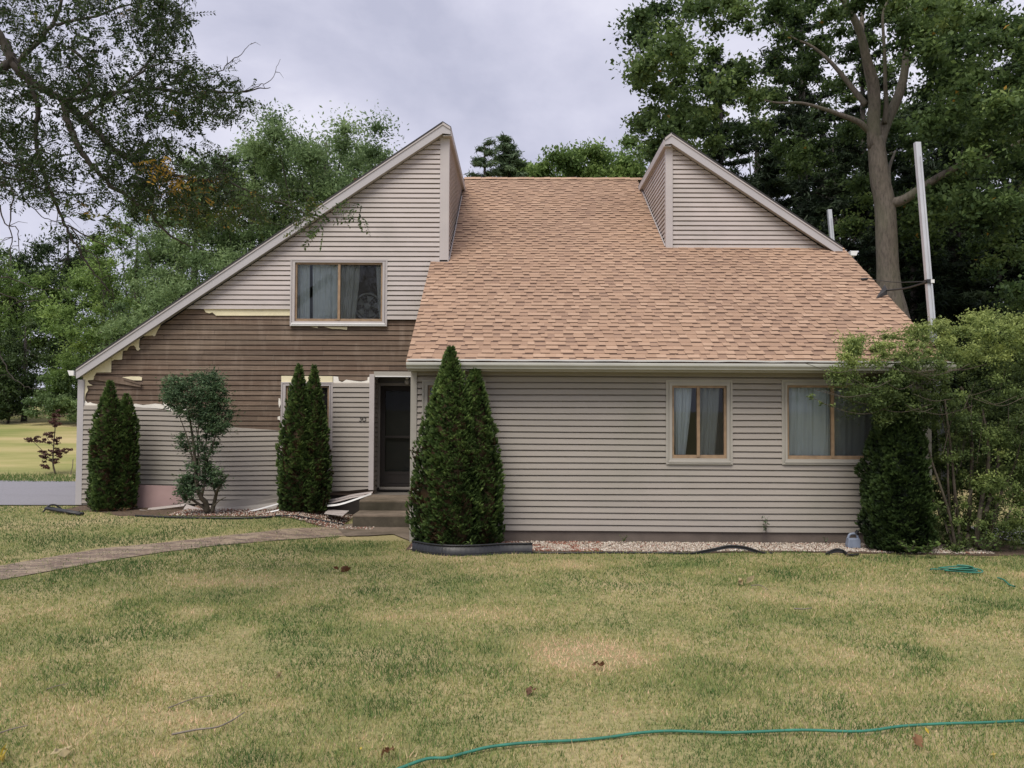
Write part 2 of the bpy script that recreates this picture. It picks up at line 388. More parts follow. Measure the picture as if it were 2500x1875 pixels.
F = np.stack([I[:-1, :-1], I[:-1, 1:], I[1:, 1:], I[1:, :-1]], -1).reshape(-1, 4)
tag(mk('ground', np.stack([X, Y, Z], -1).reshape(-1, 3), F, M['ground'], smooth=True), kind='structure')
# driveway: seen at the left behind the lawn
dl = []
for x in np.arange(-30, -7.9, 1.0):
    t = (x+30)/22; dl.append(((x, 16.9+.25*math.sin(x*.7)*.3, 0), (x, 22.2+.06*math.sin(x*1.7), 0)))
tag(sheet('driveway', dl, M['asphalt'], .02), kind='structure')
# brick path from the steps to the left
up = [(-60, 1400), (0, 1383), (120, 1362), (250, 1340), (400, 1326), (520, 1312), (640, 1300), (760, 1290), (830, 1284)]
lo = [(-60, 1432), (0, 1418), (120, 1396), (250, 1372), (400, 1349), (520, 1334), (640, 1324), (760, 1315), (860, 1308)]
pp = [(on_ground(*a), on_ground(*b)) for a, b in zip(up, lo)]
tag(sheet('path', pp, M['brick'], .012), kind='structure')
# concrete apron at the foot of the steps
ap = [(on_ground(815, 1285), on_ground(845, 1311)), (on_ground(870, 1279), on_ground(900, 1310)), (on_ground(940, 1277), on_ground(960, 1306)), ((-1.80, 15.24, 0), (-1.80, 13.72, 0))]
tag(sheet('apron', ap, M['concrete'], .018), kind='structure')
# planting beds
bed_r = [((x, 13.72, 0), (x, 12.78-.1*math.sin(x*1.1), 0)) for x in np.arange(-1.75, 8.3, .5)]
tag(sheet('gravel_bed', bed_r, M['mulch'], .008), kind='structure')
bed_l = [((x, 16.95, 0), (x, 16.0-.62*sm((x+8.3)/.9)-.35*sm((x+4.4)/1.2), 0)) for x in np.arange(-9.0, -3.0, .3)]
tag(sheet('planting_bed', bed_l, M['mulch'], .008), kind='structure')
# pale concrete seen through the shrubs at the right
tag(sheet('side_pavement', [((x, 15.6+.2*(x-8.0)*.3, 0), (x, 13.35, 0)) for x in np.arange(8.35, 16, .5)], M['pale_concrete'], .03), kind='structure')

def inpoly(x, y, poly):
    c = np.zeros(len(x), bool); n = len(poly)
    for i in range(n):
        x0, y0 = poly[i][:2]; x1, y1 = poly[i-1][:2]
        k = ((y0 > y) != (y1 > y)) & (x < (x1-x0)*(y-y0)/(y1-y0+1e-12)+x0); c ^= k
    return c
path_poly = [a for a, b in pp]+[b for a, b in reversed(pp)]
apron_poly = [a for a, b in ap]+[b for a, b in reversed(ap)]
bedr_poly = [a for a, b in bed_r]+[b for a, b in reversed(bed_r)]
bedl_poly = [a for a, b in bed_l]+[b for a, b in reversed(bed_l)]

# value noise for numpy
def vnoise(x, y, s, seed):
    r = np.random.default_rng(seed); g = r.random((64, 64)); x = x*s+17.3; y = y*s+9.1
    xi = np.floor(x).astype(int); yi = np.floor(y).astype(int); fx = x-xi; fy = y-yi; fx = fx*fx*(3-2*fx); fy = fy*fy*(3-2*fy)
    a = g[yi % 64, xi % 64]; b = g[yi % 64, (xi+1) % 64]; c = g[(yi+1) % 64, xi % 64]; d = g[(yi+1) % 64, (xi+1) % 64]
    return (a*(1-fx)+b*fx)*(1-fy)+(c*(1-fx)+d*fx)*fy
def fbm(x, y, s, seed): return .5*vnoise(x, y, s, seed)+.3*vnoise(x, y, s*2.1, seed+1)+.2*vnoise(x, y, s*4.3, seed+2)

# ------------------------------------------------------------------ grass blades
def patches(px, py, rx, ry):
    a = on_ground(px, py); b = on_ground(px+rx, py); c = on_ground(px, py+ry)
    return a.x, a.y, abs(b.x-a.x), abs(c.y-a.y)
GREEN = [patches(*q) for q in ((270, 1690, 120, 26), (1775, 1628, 90, 18), (580, 1446, 60, 16), (330, 1476, 55, 16), (690, 1548, 60, 18), (440, 1555, 110, 22), (915, 1452, 60, 15), (900, 1730, 90, 22), (1000, 1640, 120, 18), (2050, 1790, 120, 16), (1900, 1590, 60, 14), (520, 1340, 200, 14), (250, 1395, 160, 16), (760, 1340, 140, 14), (1960, 1400, 120, 18), (150, 1320, 150, 16), (420, 1310, 100, 10), (2250, 1600, 90, 25), (1200, 1585, 80, 14), (700, 1860, 200, 14), (2200, 1370, 120, 10))]
STRAW = [patches(*q) for q in ((470, 1500, 60, 18), (600, 1545, 55, 18), (1430, 1600, 150, 42), (1400, 1380, 90, 10), (2150, 1440, 80, 16), (120, 1480, 110, 25), (640, 1420, 110, 18), (980, 1425, 60, 8), (1850, 1450, 90, 16), (2420, 1690, 90, 25), (450, 1750, 160, 20), (1600, 1750, 140, 16), (240, 1345, 40, 6), (60, 1360, 60, 8), (1130, 1500, 160, 22))]
GC = patches(1430, 1598, 190, 55)
def grass():
    Vs, Ts = [], []
    bands = [(4.4, 5.6, 5200), (5.6, 7.2, 4200), (7.2, 9.5, 2900), (9.5, 12, 1900), (12, 14.5, 1300), (14.5, 17.2, 900), (21.9, 24.0, 300)]
    for y0, y1, dens in bands:
        xr = .66*y1+.5; n = int((y1-y0)*2*xr*dens)
        x = rng.uniform(-xr, xr, n); y = rng.uniform(y0, y1, n)
        if y0 > 20: k = x < -8
        else: k = ~((y > 13.7) & (x > -3.05) & (x < 8.2))
        k &= ~((y > 16.75) & (y < 21) & (x < -9.0))
        x, y = x[k], y[k]
        wx = x+.4*(fbm(x, y, 3.5, 61)-.5); wy = y+.55*(fbm(x, y, 3.5, 62)-.5)
        k = np.ones(len(x), bool)
        for pl, keep in ((path_poly, .10), (apron_poly, .02), (bedr_poly, .012), (bedl_poly, .03)):
            k &= ~(inpoly(wx, wy, pl) & (rng.random(len(x)) > keep))
        k &= ~((y > 16.9) & (x > -9.2) & (y < 20)); k &= ~((x > 8.3) & (y > 13.2))
        x, y = x[k], y[k]
        patch = fbm(x, y, 1.15, 3); fine = fbm(x, y, 4.5, 11); worn = fbm(x, y, .4, 21); mid = fbm(x, y, 2.4, 41)
        def field(L_):
            o = np.zeros(len(x))
            for (cx_, cy_, rx_, ry_) in L_: o = np.maximum(o, np.exp(-(((x-cx_)/rx_)**2+((y-cy_)/ry_)**2)*.9*(.6+.8*fine)))
            return o
        g, st = field(GREEN), field(STRAW)
        k = rng.random(len(x)) < np.clip(1.1-.45*st-smn((fine-.6)/.1)*.35, .3, 1)
        x, y, patch, worn, fine, mid, g, st = [q[k] for q in (x, y, patch, worn, fine, mid, g, st)]
        n = len(x); d0 = np.exp(-(((x-GC[0])/GC[2])**2+((y-GC[1])/GC[3])**2)*(.5+1.2*fine))
        greener = .22*smn((y-10.8)/2.5)*smn((-x-1.5)/3)+.10*smn((y-11.5)/1.2)*smn((x-3)/2)
        tone = .435+(patch-.5)*.72+(worn-.5)*.35+(mid-.5)*.6+(fine-.5)*.34-greener-.30*g+.34*st+.50*d0+rng.normal(0, .22, n)
        if y0 > 20: tone = .14+rng.normal(0, .08, n)
        tone = np.clip(tone, 0.02, .98)
        h = rng.uniform(.014, .040, n)*(1+.5*g)*np.where(rng.random(n) < .05, 1.9, 1); wd = rng.uniform(.0014, .0026, n)*(1+.13*y)
        if y0 > 20: h *= 3
        a = rng.uniform(0, 2*np.pi, n); lean = rng.uniform(.1, 1.0, n)*h; b = rng.uniform(0, 2*np.pi, n)
        z = gz(x, y)+.004
        ux, uy = np.cos(a)*wd, np.sin(a)*wd; lx, ly = np.cos(b)*lean, np.sin(b)*lean
        v = np.empty((n, 3, 3), np.float32)
        v[:, 0] = np.stack([x-ux, y-uy, z], 1); v[:, 1] = np.stack([x+ux, y+uy, z], 1)
        v[:, 2] = np.stack([x+lx, y+ly, z+h], 1)
        Vs.append(v.reshape(-1, 3)); Ts.append(tone)
    V = np.concatenate(Vs); T = np.concatenate(Ts); n = len(T)
    F = np.arange(n*3).reshape(n, 3)
    print('grass blades', n)
    tag(mk('grass', V, F, M['grass'], tone=T), 'short mown lawn grass, patchy green and straw yellow', 'grass', kind='stuff')
grass()

def octa(c, s, rot):
    b = np.array([(1, 0, 0), (-1, 0, 0), (0, 1, 0), (0, -1, 0), (0, 0, .7), (0, 0, -.7)])
    return b
def pebbles(name, x, y, size, tone, label):
    n = len(x); b = np.array([(1, 0, 0), (0, 1, 0), (-1, 0, 0), (0, -1, 0), (.2, .1, .75), (0, 0, -.6)])
    a = rng.uniform(0, 6.28, n); s = rng.uniform(size*.6, size*1.35, n); asp = rng.uniform(.6, 1.1, n)
    V = np.empty((n, 6, 3))
    for i in range(6):
        bx, by, bz = b[i]; bx2 = bx*s; by2 = by*s*asp
        V[:, i, 0] = x+bx2*np.cos(a)-by2*np.sin(a); V[:, i, 1] = y+bx2*np.sin(a)+by2*np.cos(a); V[:, i, 2] = gz(x, y)+.014+bz*s+rng.uniform(-.004, .012, n)
    f = np.array([(0, 1, 4), (1, 2, 4), (2, 3, 4), (3, 0, 4), (1, 0, 5), (2, 1, 5), (3, 2, 5), (0, 3, 5)])
    F = (np.arange(n)[:, None, None]*6+f[None]).reshape(-1, 3)
    tag(mk(name, V.reshape(-1, 3), F, M['pebble'], tone=np.repeat(tone, 8)), label, 'gravel', kind='stuff')
n = 17000; x = rng.uniform(-1.7, 7.4, n); y = 13.70-.9*rng.random(n)**.9
k = y > 12.84-.1*np.sin(x*1.1)+.12*(fbm(x, y, 2, 4)-.5); x, y = x[k], y[k]; tn = np.clip(rng.normal(.56, .27, len(x)), 0, 1)
red = (x < 1.4) & (fbm(x, y, 2.5, 5) > .5); tn[red & (rng.random(len(x)) < .6)] = .2
pebbles('gravel', x, y, .015, tn, 'pale pebble gravel strip along the foot of the right wall')
n = 5200; x = np.concatenate([rng.uniform(-6.6, -3.1, n), rng.uniform(-3.3, -2.6, 120)]); y = np.concatenate([rng.uniform(14.9, 16.9, n), rng.uniform(14.9, 15.25, 120)])
k = inpoly(x, y, bedl_poly) | (np.arange(len(x)) >= n); x, y = x[k], y[k]; tn = np.clip(rng.normal(.6, .25, len(x)), 0, 1); tn[rng.random(len(x)) < .35] = .18
pebbles('gravel', x, y, .016, tn, 'mixed red and pale gravel beside the concrete steps')

# ------------------------------------------------------------------ house
YL, YR, YD = 16.93, 13.70, 17.63          # planes of the left wall, right wall, right dormer front
def clip(poly, f):
    """keep the part of a polygon where f(x, z) >= 0 (f linear)"""
    o = []
    for i in range(len(poly)):
        a, b = poly[i-1], poly[i]; fa, fb = f(*a), f(*b)
        if (fa >= 0) != (fb >= 0):
            t = fa/(fa-fb); o.append((a[0]+(b[0]-a[0])*t, a[1]+(b[1]-a[1])*t))
        if fb >= 0: o.append(b)
    return o
def siding(mb, polys, zb, ex, off, fn, holes=(), seed=0, slices=None, slot=.028, boards=False, sdp=.034):
    """clapboard courses over convex polygons (x, z); fn(x, y_out, z) -> world"""
    rr = random.Random(seed)
    for poly in polys:
        z0 = min(p[1] for p in poly); z1 = max(p[1] for p in poly)
        for k in range(int(math.floor((z0-zb)/ex)), int(math.ceil((z1-zb)/ex))):
            a = zb+k*ex; b = a+ex; tone = rr.random()
            strip = clip(clip(poly, lambda x, z: z-a), lambda x, z: b-z)
            if len(strip) < 3: continue
            pieces = [strip]
            for (hx0, hx1, hz0, hz1) in holes:
                nw = []
                for pc in pieces:
                    if len(pc) < 3: continue
                    nw.append(clip(pc, lambda x, z: hx0-x)); nw.append(clip(pc, lambda x, z: x-hx1))
                    mid = clip(clip(pc, lambda x, z: x-hx0), lambda x, z: hx1-x)
                    if len(mid) >= 3:
                        nw.append(clip(mid, lambda x, z: hz0-z)); nw.append(clip(mid, lambda x, z: z-hz1))
                pieces = [q for q in nw if len(q) >= 3]
            if slices:
                nw = []
                for pc in pieces:
                    x0 = min(p[0] for p in pc); x1 = max(p[0] for p in pc); m = max(1, int((x1-x0)/slices))
                    for i in range(m):
                        u, v = x0+(x1-x0)*i/m, x0+(x1-x0)*(i+1)/m
                        q = clip(clip(pc, lambda x, z: x-u), lambda x, z: v-z*0-x)
                        if len(q) >= 3: nw.append(q)
                pieces = nw
            if boards:
                x0 = min(p[0] for p in strip); x1 = max(p[0] for p in strip); br = []; u = x0+rr.uniform(.3, 2.6)
                while u < x1: br.append(u); u += rr.uniform(1.2, 3.4)
                nw = []
                for lo_, hi_ in zip([x0-1]+br, br+[x1+1]):
                    tn = rr.random()
                    for pc in pieces:
                        q = clip(clip(pc, lambda x, z: x-lo_-.003), lambda x, z: hi_-x)
                        if len(q) >= 3: nw.append((q, tn))
                pieces = nw
            else: pieces = [(q, tone) for q in pieces]
            for pc, tone in pieces:
                zk = b-slot
                for part, f0, f1 in ((clip(pc, lambda x, z: zk-z), off, .003), (clip(pc, lambda x, z: z-zk), .003, -sdp)):
                    if len(part) < 3: continue
                    if f0 == off: pts = [fn(x, f0+(f1-f0)*(z-a)/(ex-slot), z) for x, z in part]
                    else: pts = [fn(x, f0+(f1-f0)*(z-zk)/slot, z) for x, z in part]
                    mb.add(pts, [tuple(range(len(pts)))], tone)
                low = [p for p in pc if abs(p[1]-a) < 1e-5]
                if len(low) >= 2:
                    xa, xb = min(p[0] for p in low), max(p[0] for p in low)
                    mb.quad(fn(xa, off, a), fn(xb, off, a), fn(xb, -sdp-.002, a), fn(xa, -sdp-.002, a), tone)
front = lambda Yp: (lambda x, o, z: (x, Yp-o, z))

house = empty('house', (0, 15, 0), 'vinyl sided house with tan shingle roof, two tall dormers and exposed brown clapboards', 'house')
def rect(px0, py0, px1, py1, Yp):
    a = P(px0, (py0+py1)/2, Yp); b = P(px1, (py0+py1)/2, Yp); c = P((px0+px1)/2, py0, Yp); d = P((px0+px1)/2, py1, Yp)
    return [a.x, b.x, d.z, c.z]            # x0, x1, z0, z1
W1 = rect(709.7, 633.7, 946, 797, YL); W1f = rect(721, 641.7, 934.6, 785, YL)
W2 = rect(686.5, 933, 813, 1097, YL); W2f = rect(698, 942, 804, 1090, YL)
W3 = rect(1030.5, 928, 1186, 1134, YR); W3f = rect(1044, 941, 1173, 1118, YR)
W4 = rect(1625, 928, 1787, 1134, YR); W4f = rect(1639.7, 941.6, 1773, 1119, YR)
W5 = rect(1907, 928, 2159, 1135, YR); W5f = rect(1920, 941, 2145, 1121, YR)

XR0 = P(1003, 1000, YR).x                  # left corner of the front wing
XR1 = 6.86                                 # right corner of the front wing
XC = P(1093.8, 560, YL).x                  # cheek of the left dormer
XC2 = P(1627, 560, YD).x                   # cheek of the right dormer
XL0 = P(190, 1050, YL).x+.02                   # left corner of the left wing
roofz = lambda y: 2.99+.63*(y-13.3)
RIDGE = 21.9
# --- rakes (outer edge) in (x, z)
YRK = 16.72; YRK2 = 17.43
la, lb, lc = XZ(1081, 299, YRK), XZ(1100, 311, YRK), XZ(186, 900, YRK)
ra, rb, rc = XZ(1639.4, 325, YRK2), XZ(1623.5, 337, YRK2), XZ(2057, 603, YRK2)
thk = .225                                  # vertical depth of the rake board
door_x0 = P(914, 1050, YL).x; door_z1 = P(960, 914, YL).z; door_z0 = .45
door_hole = (door_x0, XR0+.02, -1, door_z1)

# wood clapboards over the whole left wall
mb = MB()
lw = [(XL0+.05, .42), (XC-.03, .42), (XC-.03, la[1]-thk-.02), (XL0+.05, lc[1]-thk+.05)]
siding(mb, [lw], P(600, 755, YL).z-.105*30, .105, .018, lambda x, o, z: (x, YL+.026-o+.002*math.sin(x*3+z*9), z+.004*math.sin(x*1.7+z*40)), [tuple(W1f), tuple(W2f), door_hole], 3, slices=.5, slot=.018, boards=True, sdp=.026)
mb.build('wood_clapboard', M['wood'], house)
# broken board hanging below its course, and its neighbour
def brd(pts, y, th=.012):
    return [(p[0], p[1]) for p in [XZ(180+a/5.924, 740+b/5.924, y) for a, b in pts]]
mb = MB()
mb.prism(brd([(300, 1052), (545, 1058), (730, 1082), (985, 1168), (970, 1216), (640, 1160), (300, 1108)][::-1], YL-.02), YL-.035, YL-.012, .7)
mb.prism(brd([(730, 1082), (985, 1168), (978, 1186), (720, 1108)][::-1], YL-.04), YL-.052, YL-.036, .2)
mb.build('loose_clapboard', M['wood'], house)

# vinyl siding that is still in place on the left wing
EX = .1017
def rk(px): return None
zu = P(600, 755, YL).z; zr = P(1000, 781, YL).z
slope = (la[1]-lc[1])/(la[0]-lc[0])
rakez = lambda x, d=thk: lc[1]+slope*(x-lc[0])-d
up_poly = [((zu-lc[1]+thk)/slope+lc[0], zu), (XC-.17, zu), (XC-.17, rakez(XC-.17)), ]
mb = MB()
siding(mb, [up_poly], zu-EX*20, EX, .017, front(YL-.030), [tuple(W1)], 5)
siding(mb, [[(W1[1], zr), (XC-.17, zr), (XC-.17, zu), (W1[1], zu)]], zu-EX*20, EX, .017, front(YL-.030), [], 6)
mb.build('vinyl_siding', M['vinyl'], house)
zt = P(260, 988, YL).z; zbm = P(260, 1232, YL).z
xk = [P(a, b, YL) for a, b in ((326, 992), (443, 1003), (571, 1040), (686, 1050))]
mb = MB()
polys = [[(XL0+.1, zbm), (xk[0].x, zbm), (xk[0].x, xk[0].z), (XL0+.1, zt)]]
for a, b in zip(xk[:-1], xk[1:]): polys.append([(a.x, zbm+.02), (b.x, zbm+.06), (b.x, b.z), (a.x, a.z)])
def sagf(x, o, z):
    s = math.exp(-((x-P(520, 1100, YL).x)/1.1)**2)
    return (x, YL-.030-o-.05*s*sm((z-zbm)/1.4)-.02*abs(math.sin(x*2.3))*s, z-.03*s*math.sin((z-zbm)*1.1))
siding(mb, polys, zt-EX*40, EX, .017, sagf, [tuple(W2)], 8, slices=.25)
zt2 = P(860, 933, YL).z; zb2 = P(880, 1196, YL).z
x2a, x2b = P(686, 1050, YL).x, P(905, 1050, YL).x
siding(mb, [[(W2[1], zb2-.05), (x2b, zb2+.03), (x2b, zt2), (W2[1], zt2)], [(x2a, zbm+.06), (W2[1], zb2-.06), (W2[1], W2[2]), (x2a, W2[2])]], zt2-EX*40, EX, .017, front(YL-.030), [tuple(W2)], 9)
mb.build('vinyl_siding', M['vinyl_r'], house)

# foam backer remnants
def patch(pts, org, sc, mat, y=YL-.004, t=.006, name='foam_backer'):
    q = [XZ(org[0]+a/sc, org[1]+b/sc, y) for a, b in pts]
    m = MB(); m.prism(q[::-1], y-t, y, random.random()); return m.build(name, mat, house)
A = (180, 740); S = 5.924
patch([(1290, 285), (1262, 312), (1240, 350), (1215, 395), (1197, 432), (1183, 468), (1163, 481), (1140, 468), (1070, 474), (990, 480)], A, S, M['cream'])
patch([(962, 505), (948, 560), (945, 640), (966, 662), (930, 690), (903, 668), (898, 642), (870, 612), (820, 620), (795, 640), (772, 684), (700, 690)], A, S, M['cream'])
patch([(715, 670), (706, 740), (702, 815), (640, 820), (590, 818), (555, 836), (540, 790)], A, S, M['cream'])
patch([(550, 790), (545, 900), (543, 1000), (450, 1002), (330, 1004), (315, 1030), (303, 1060), (286, 1112), (215, 1115), (203, 1128), (228, 1165), (276, 1190), (190, 1196), (210, 1258), (178, 1310), (168, 1360), (166, 1412), (150, 1470), (140, 1470), (140, 1040)], A, S, M['cream'])
patch([(160, 1400), (185, 1425), (205, 1446), (240, 1432), (275, 1450), (330, 1460), (400, 1463), (400, 1480), (150, 1480)], A, S, M['cream2'])
patch([(700, 1072), (830, 1060), (950, 1062), (990, 1075), (985, 1119), (860, 1116)], A, S, M['cream'])
patch([(840, 1462), (900, 1455), (1000, 1474), (1100, 1464), (1180, 1454), (1292, 1466), (1300, 1440), (1400, 1470), (1560, 1480), (1620, 1500), (1640, 1600), (1300, 1530), (840, 1500)], A, S, M['cream2'])
B = (150, 250); S2 = 2.766
patch([(962, 1396), (1550, 1392), (1550, 1440), (1045, 1440), (1020, 1418), (1000, 1425), (975, 1418)], B, S2, M['cream'])
C_ = (680, 620); S3 = 6.9125
patch([(770, 1228), (1162, 1232), (1155, 1278), (1020, 1266), (910, 1266)], C_, S3, M['cream'])
patch([(525, 1225), (665, 1228), (660, 1252), (600, 1240)], C_, S3, M['cream'])
D_ = (650, 850); S4 = 3.017
patch([(112, 204), (490, 206), (490, 250), (112, 250)], D_, S4, M['cream'], t=.012)
patch([(494, 207), (530, 210), (535, 240), (560, 250), (590, 232), (640, 240), (700, 246), (745, 238), (748, 215), (766, 208), (766, 256), (494, 256)], D_, S4, M['cream2'])
patch([(92, 368), (104, 372), (108, 410), (96, 440), (90, 405)], D_, S4, M['cream2'])
patch([(85, 505), (102, 500), (104, 532), (84, 525)], D_, S4, M['cream2'])

# cheeks (side walls of the tall dormers)
def cheek(xc, y0, sgn, ztop, name, zroof0):
    m = MB()
    y1 = 13.3+(ztop-2.99)/.63+.3
    poly = [(y0, roofz(y0)-.02), (y1, roofz(y1)-.02), (y1, ztop), (y0, ztop)]
    siding(m, [poly], zu-EX*20, EX, .017, lambda a, o, z: (xc+sgn*o, a, z), [], 3)
    return m.build(name, M['vinyl'], house)
cheek(XC, YL, 1, lb[1]-.12, 'vinyl_siding', 0)
cheek(XC2, YD, -1, rb[1]-.12, 'vinyl_siding', 0)
# thin white flashing lines where cheeks meet the roof
for xc, y0, s in ((XC, YL, 1), (XC2, YD, -1)):
    mb = MB(); mb.tube([(xc+s*.03, y, roofz(y)+.03) for y in np.linspace(y0, y0+3.6, 8)], .012, 5)
    mb.build('flashing', M['trim'], house)

# right dormer front
rslope = (rc[1]-ra[1])/(rc[0]-ra[0])
rrz = lambda x, d=thk: ra[1]+rslope*(x-ra[0])-d
zd = P(1800, 607, YD).z
xe = (zd-ra[1]+thk)/rslope+ra[0]
mb = MB()
siding(mb, [[(XC2+.13, zd), (xe, zd), (XC2+.13, rrz(XC2+.13))]], zd-EX*.05, EX, .017, front(YD-.012), [], 12)
mb.build('vinyl_siding', M['vinyl'], house)

# corner boards
mb = MB(); mb.box(XC-.17, XC+.02, YL-.045, YL+.1, P(1088, 640, YL).z, la[1]-thk+.02); mb.build('corner_board', M['trim'], house, bev=.004)
mb = MB(); mb.box(XC2-.02, XC2+.13, YD-.045, YD+.1, P(1633, 607, YD).z, ra[1]-thk+.02); mb.build('corner_board', M['trim'], house, bev=.004)
mb = MB(); mb.box(XL0-.02, XL0+.11, YL-.045, YL+.08, P(190, 1232, YL).z, rakez(XL0+.04)); mb.build('corner_board', M['fascia'], house, bev=.004)

# wing roofs: rake board, soffit, shingles
def wing_roof(a, b, c, y0, yw, y1, sg):
    """a apex, b short drop end, c low end, all outer edges in (x, z)"""
    # rake board (fascia) with a narrow upper trim
    m = MB(); s = (a[1]-c[1])/(a[0]-c[0])
    dz = thk
    m.prism([(a[0], a[1]-.03), (c[0], c[1]-.03), (c[0]-sg*-.0, c[1]-dz+.02), (c[0]+sg*.06, c[1]-dz+.05), (a[0], a[1]-dz)], y0, y0+.03)
    m.prism([(a[0], a[1]-.03), (b[0], b[1]-.03), (b[0], b[1]-.14), (a[0], a[1]-dz)], y0, y0+.03)
    m.build('rake_board', M['fascia'], house)
    m = MB(); m.prism([(a[0], a[1]), (c[0], c[1]), (c[0], c[1]-.05), (a[0], a[1]-.05)], y0-.016, y0-.001)
    m.prism([(a[0], a[1]), (b[0], b[1]), (b[0], b[1]-.05), (a[0], a[1]-.05)], y0-.02, y0-.001)
    m.build('rake_trim', M['trim'], house)
    # eave board running back
    m = MB(); m.box(min(b[0], b[0]+sg*.02), max(b[0], b[0]+sg*.02), y0+.031, y1, b[1]-.17, b[1]-.02); m.build('eave_board', M['trim'], house)
    # soffits
    m = MB()
    m.prism([(a[0], a[1]-dz+.03), (c[0]+sg*.02, c[1]-dz+.08), (c[0]+sg*.02, c[1]-dz+.06), (a[0], a[1]-dz+.01)], y0+.031, yw)
    xw = b[0]-sg*abs(b[0]-a[0])
    m.prism([(a[0], b[1]-.15), (b[0]-sg*-.0, b[1]-.15), (b[0], b[1]-.17), (a[0], b[1]-.17)], y0+.031, y1)
    m.build('soffit', M['trim_r'], house)
    # roof deck
    m = MB()
    m.prism([(a[0], a[1]+.022), (c[0], c[1]+.018), (c[0], c[1]-.02), (a[0], a[1]-.02)], y0-.018, y1)
    m.prism([(a[0], a[1]+.022), (b[0]+sg*.012, b[1]+.012), (b[0]+sg*.012, b[1]-.015), (a[0], a[1]-.02)], y0-.018, y1)
    m.build('wing_roof', M['dark'], house)
wing_roof(la, lb, lc, YRK, YL, 24.5, 1)
wing_roof(ra, rb, rc, YRK2, YD, 24.5, -1)
# white gutter ends
g = P(176, 910, YRK+.05)
mb = MB(); mb.prism([(g.x-.06, g.z+.045), (g.x+.07, g.z+.04), (g.x+.07, g.z-.06), (g.x-.02, g.z-.06)], YRK-.02, 24); mb.build('gutter', M['white'], house)
g = P(2084, 620, 17.7)
mb = MB(); mb.prism([(g.x-.1, g.z+.05), (g.x+.06, g.z+.05), (g.x+.02, g.z-.05), (g.x-.1, g.z-.05)], 17.6, 24); mb.build('gutter', M['white'], house)
# plain far walls of the wings and the back of the house (not seen from the front)
mb = MB()
mb.quad((XL0, YL+.05, 0), (XL0, 26, 0), (XL0, 26, lc[1]-.2), (XL0, YL+.05, lc[1]-.2)); mb.quad((XL0, 26, 0), (7.0, 26, 0), (7.0, 26, 4.0), (XL0, 26, 4.0))
mb.quad((7.0, 26, 0), (7.0, YD, 0), (7.0, YD, rc[1]-.15), (7.0, 26, rc[1]-.15)); mb.quad((XR1, 26, 0), (XR1, YR+.05, 0), (XR1, YR+.05, 2.9), (XR1, YD+.3, roofz(YD+.3)-.1))
mb.quad((XR0, YR+.05, 0), (XR0, YL+.5, 0), (XR0, YL+.5, roofz(YL+.5)-.1), (XR0, YR+.05, roofz(YR+.05)-.1))
mb.quad((XC-.05, YL+.1, roofz(YL)), (XC-.05, 24.5, 4), (XC-.05, 24.5, lb[1]-.15), (XC-.05, YL+.1, lb[1]-.15))
mb.build('side_wall', M['vinyl_r'], house)

# main roof: real shingle tabs
def shingles():
    rr = random.Random(4); m = MB()
    ex = .1435; c = 1/math.hypot(1, .63); sn = .63*c
    n = int((RIDGE-13.3)/(ex*c))
    for k in range(n+1):
        s0 = k*ex-.02; y0 = 13.3+s0*c
        xl = XR0-.03 if y0 < YL else XC+.02 if y0 < YD+6 else XC
        if y0 < YL and y0+ex*c > YL: pass
        xr = XR1+.14 if y0 < YD-.02 else XC2-.02
        x = xl-rr.uniform(0, .3); row = rr.uniform(-.05, .05)
        wav = .004*math.sin(k*1.9)
        raised = rr.random() < .5
        while x < xr:
            wd = rr.uniform(.11, .21); x0, x1 = max(x, xl), min(x+wd, xr); x += wd; raised = not raised if rr.random() < .85 else raised
            if x1-x0 < .01: continue
            h = .018 if raised else .008
            yy = lambda s: 13.3+s*c; zz = lambda s, hh: roofz(13.3+s*c)+hh*c
            jit = rr.uniform(-.004, .004)+.006*math.sin(x0*1.1+k*.35)
            sa, sb = s0+jit, s0+ex+.012
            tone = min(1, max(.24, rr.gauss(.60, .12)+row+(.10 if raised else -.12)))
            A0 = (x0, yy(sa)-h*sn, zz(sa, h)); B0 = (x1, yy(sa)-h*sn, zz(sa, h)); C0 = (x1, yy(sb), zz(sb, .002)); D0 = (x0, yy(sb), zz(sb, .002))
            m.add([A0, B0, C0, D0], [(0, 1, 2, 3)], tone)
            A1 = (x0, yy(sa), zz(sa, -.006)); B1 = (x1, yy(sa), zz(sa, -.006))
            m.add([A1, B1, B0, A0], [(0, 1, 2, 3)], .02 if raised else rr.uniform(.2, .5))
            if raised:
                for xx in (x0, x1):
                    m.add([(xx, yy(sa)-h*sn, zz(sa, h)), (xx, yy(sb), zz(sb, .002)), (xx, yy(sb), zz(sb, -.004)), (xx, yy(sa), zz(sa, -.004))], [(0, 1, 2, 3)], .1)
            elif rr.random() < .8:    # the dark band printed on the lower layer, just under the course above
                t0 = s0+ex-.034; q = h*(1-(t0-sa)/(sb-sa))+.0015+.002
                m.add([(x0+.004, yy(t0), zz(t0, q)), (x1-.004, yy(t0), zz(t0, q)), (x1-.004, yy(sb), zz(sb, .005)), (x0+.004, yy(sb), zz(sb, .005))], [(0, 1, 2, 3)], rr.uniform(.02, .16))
    return m
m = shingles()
m.build('main_roof', M['shingle'], house)
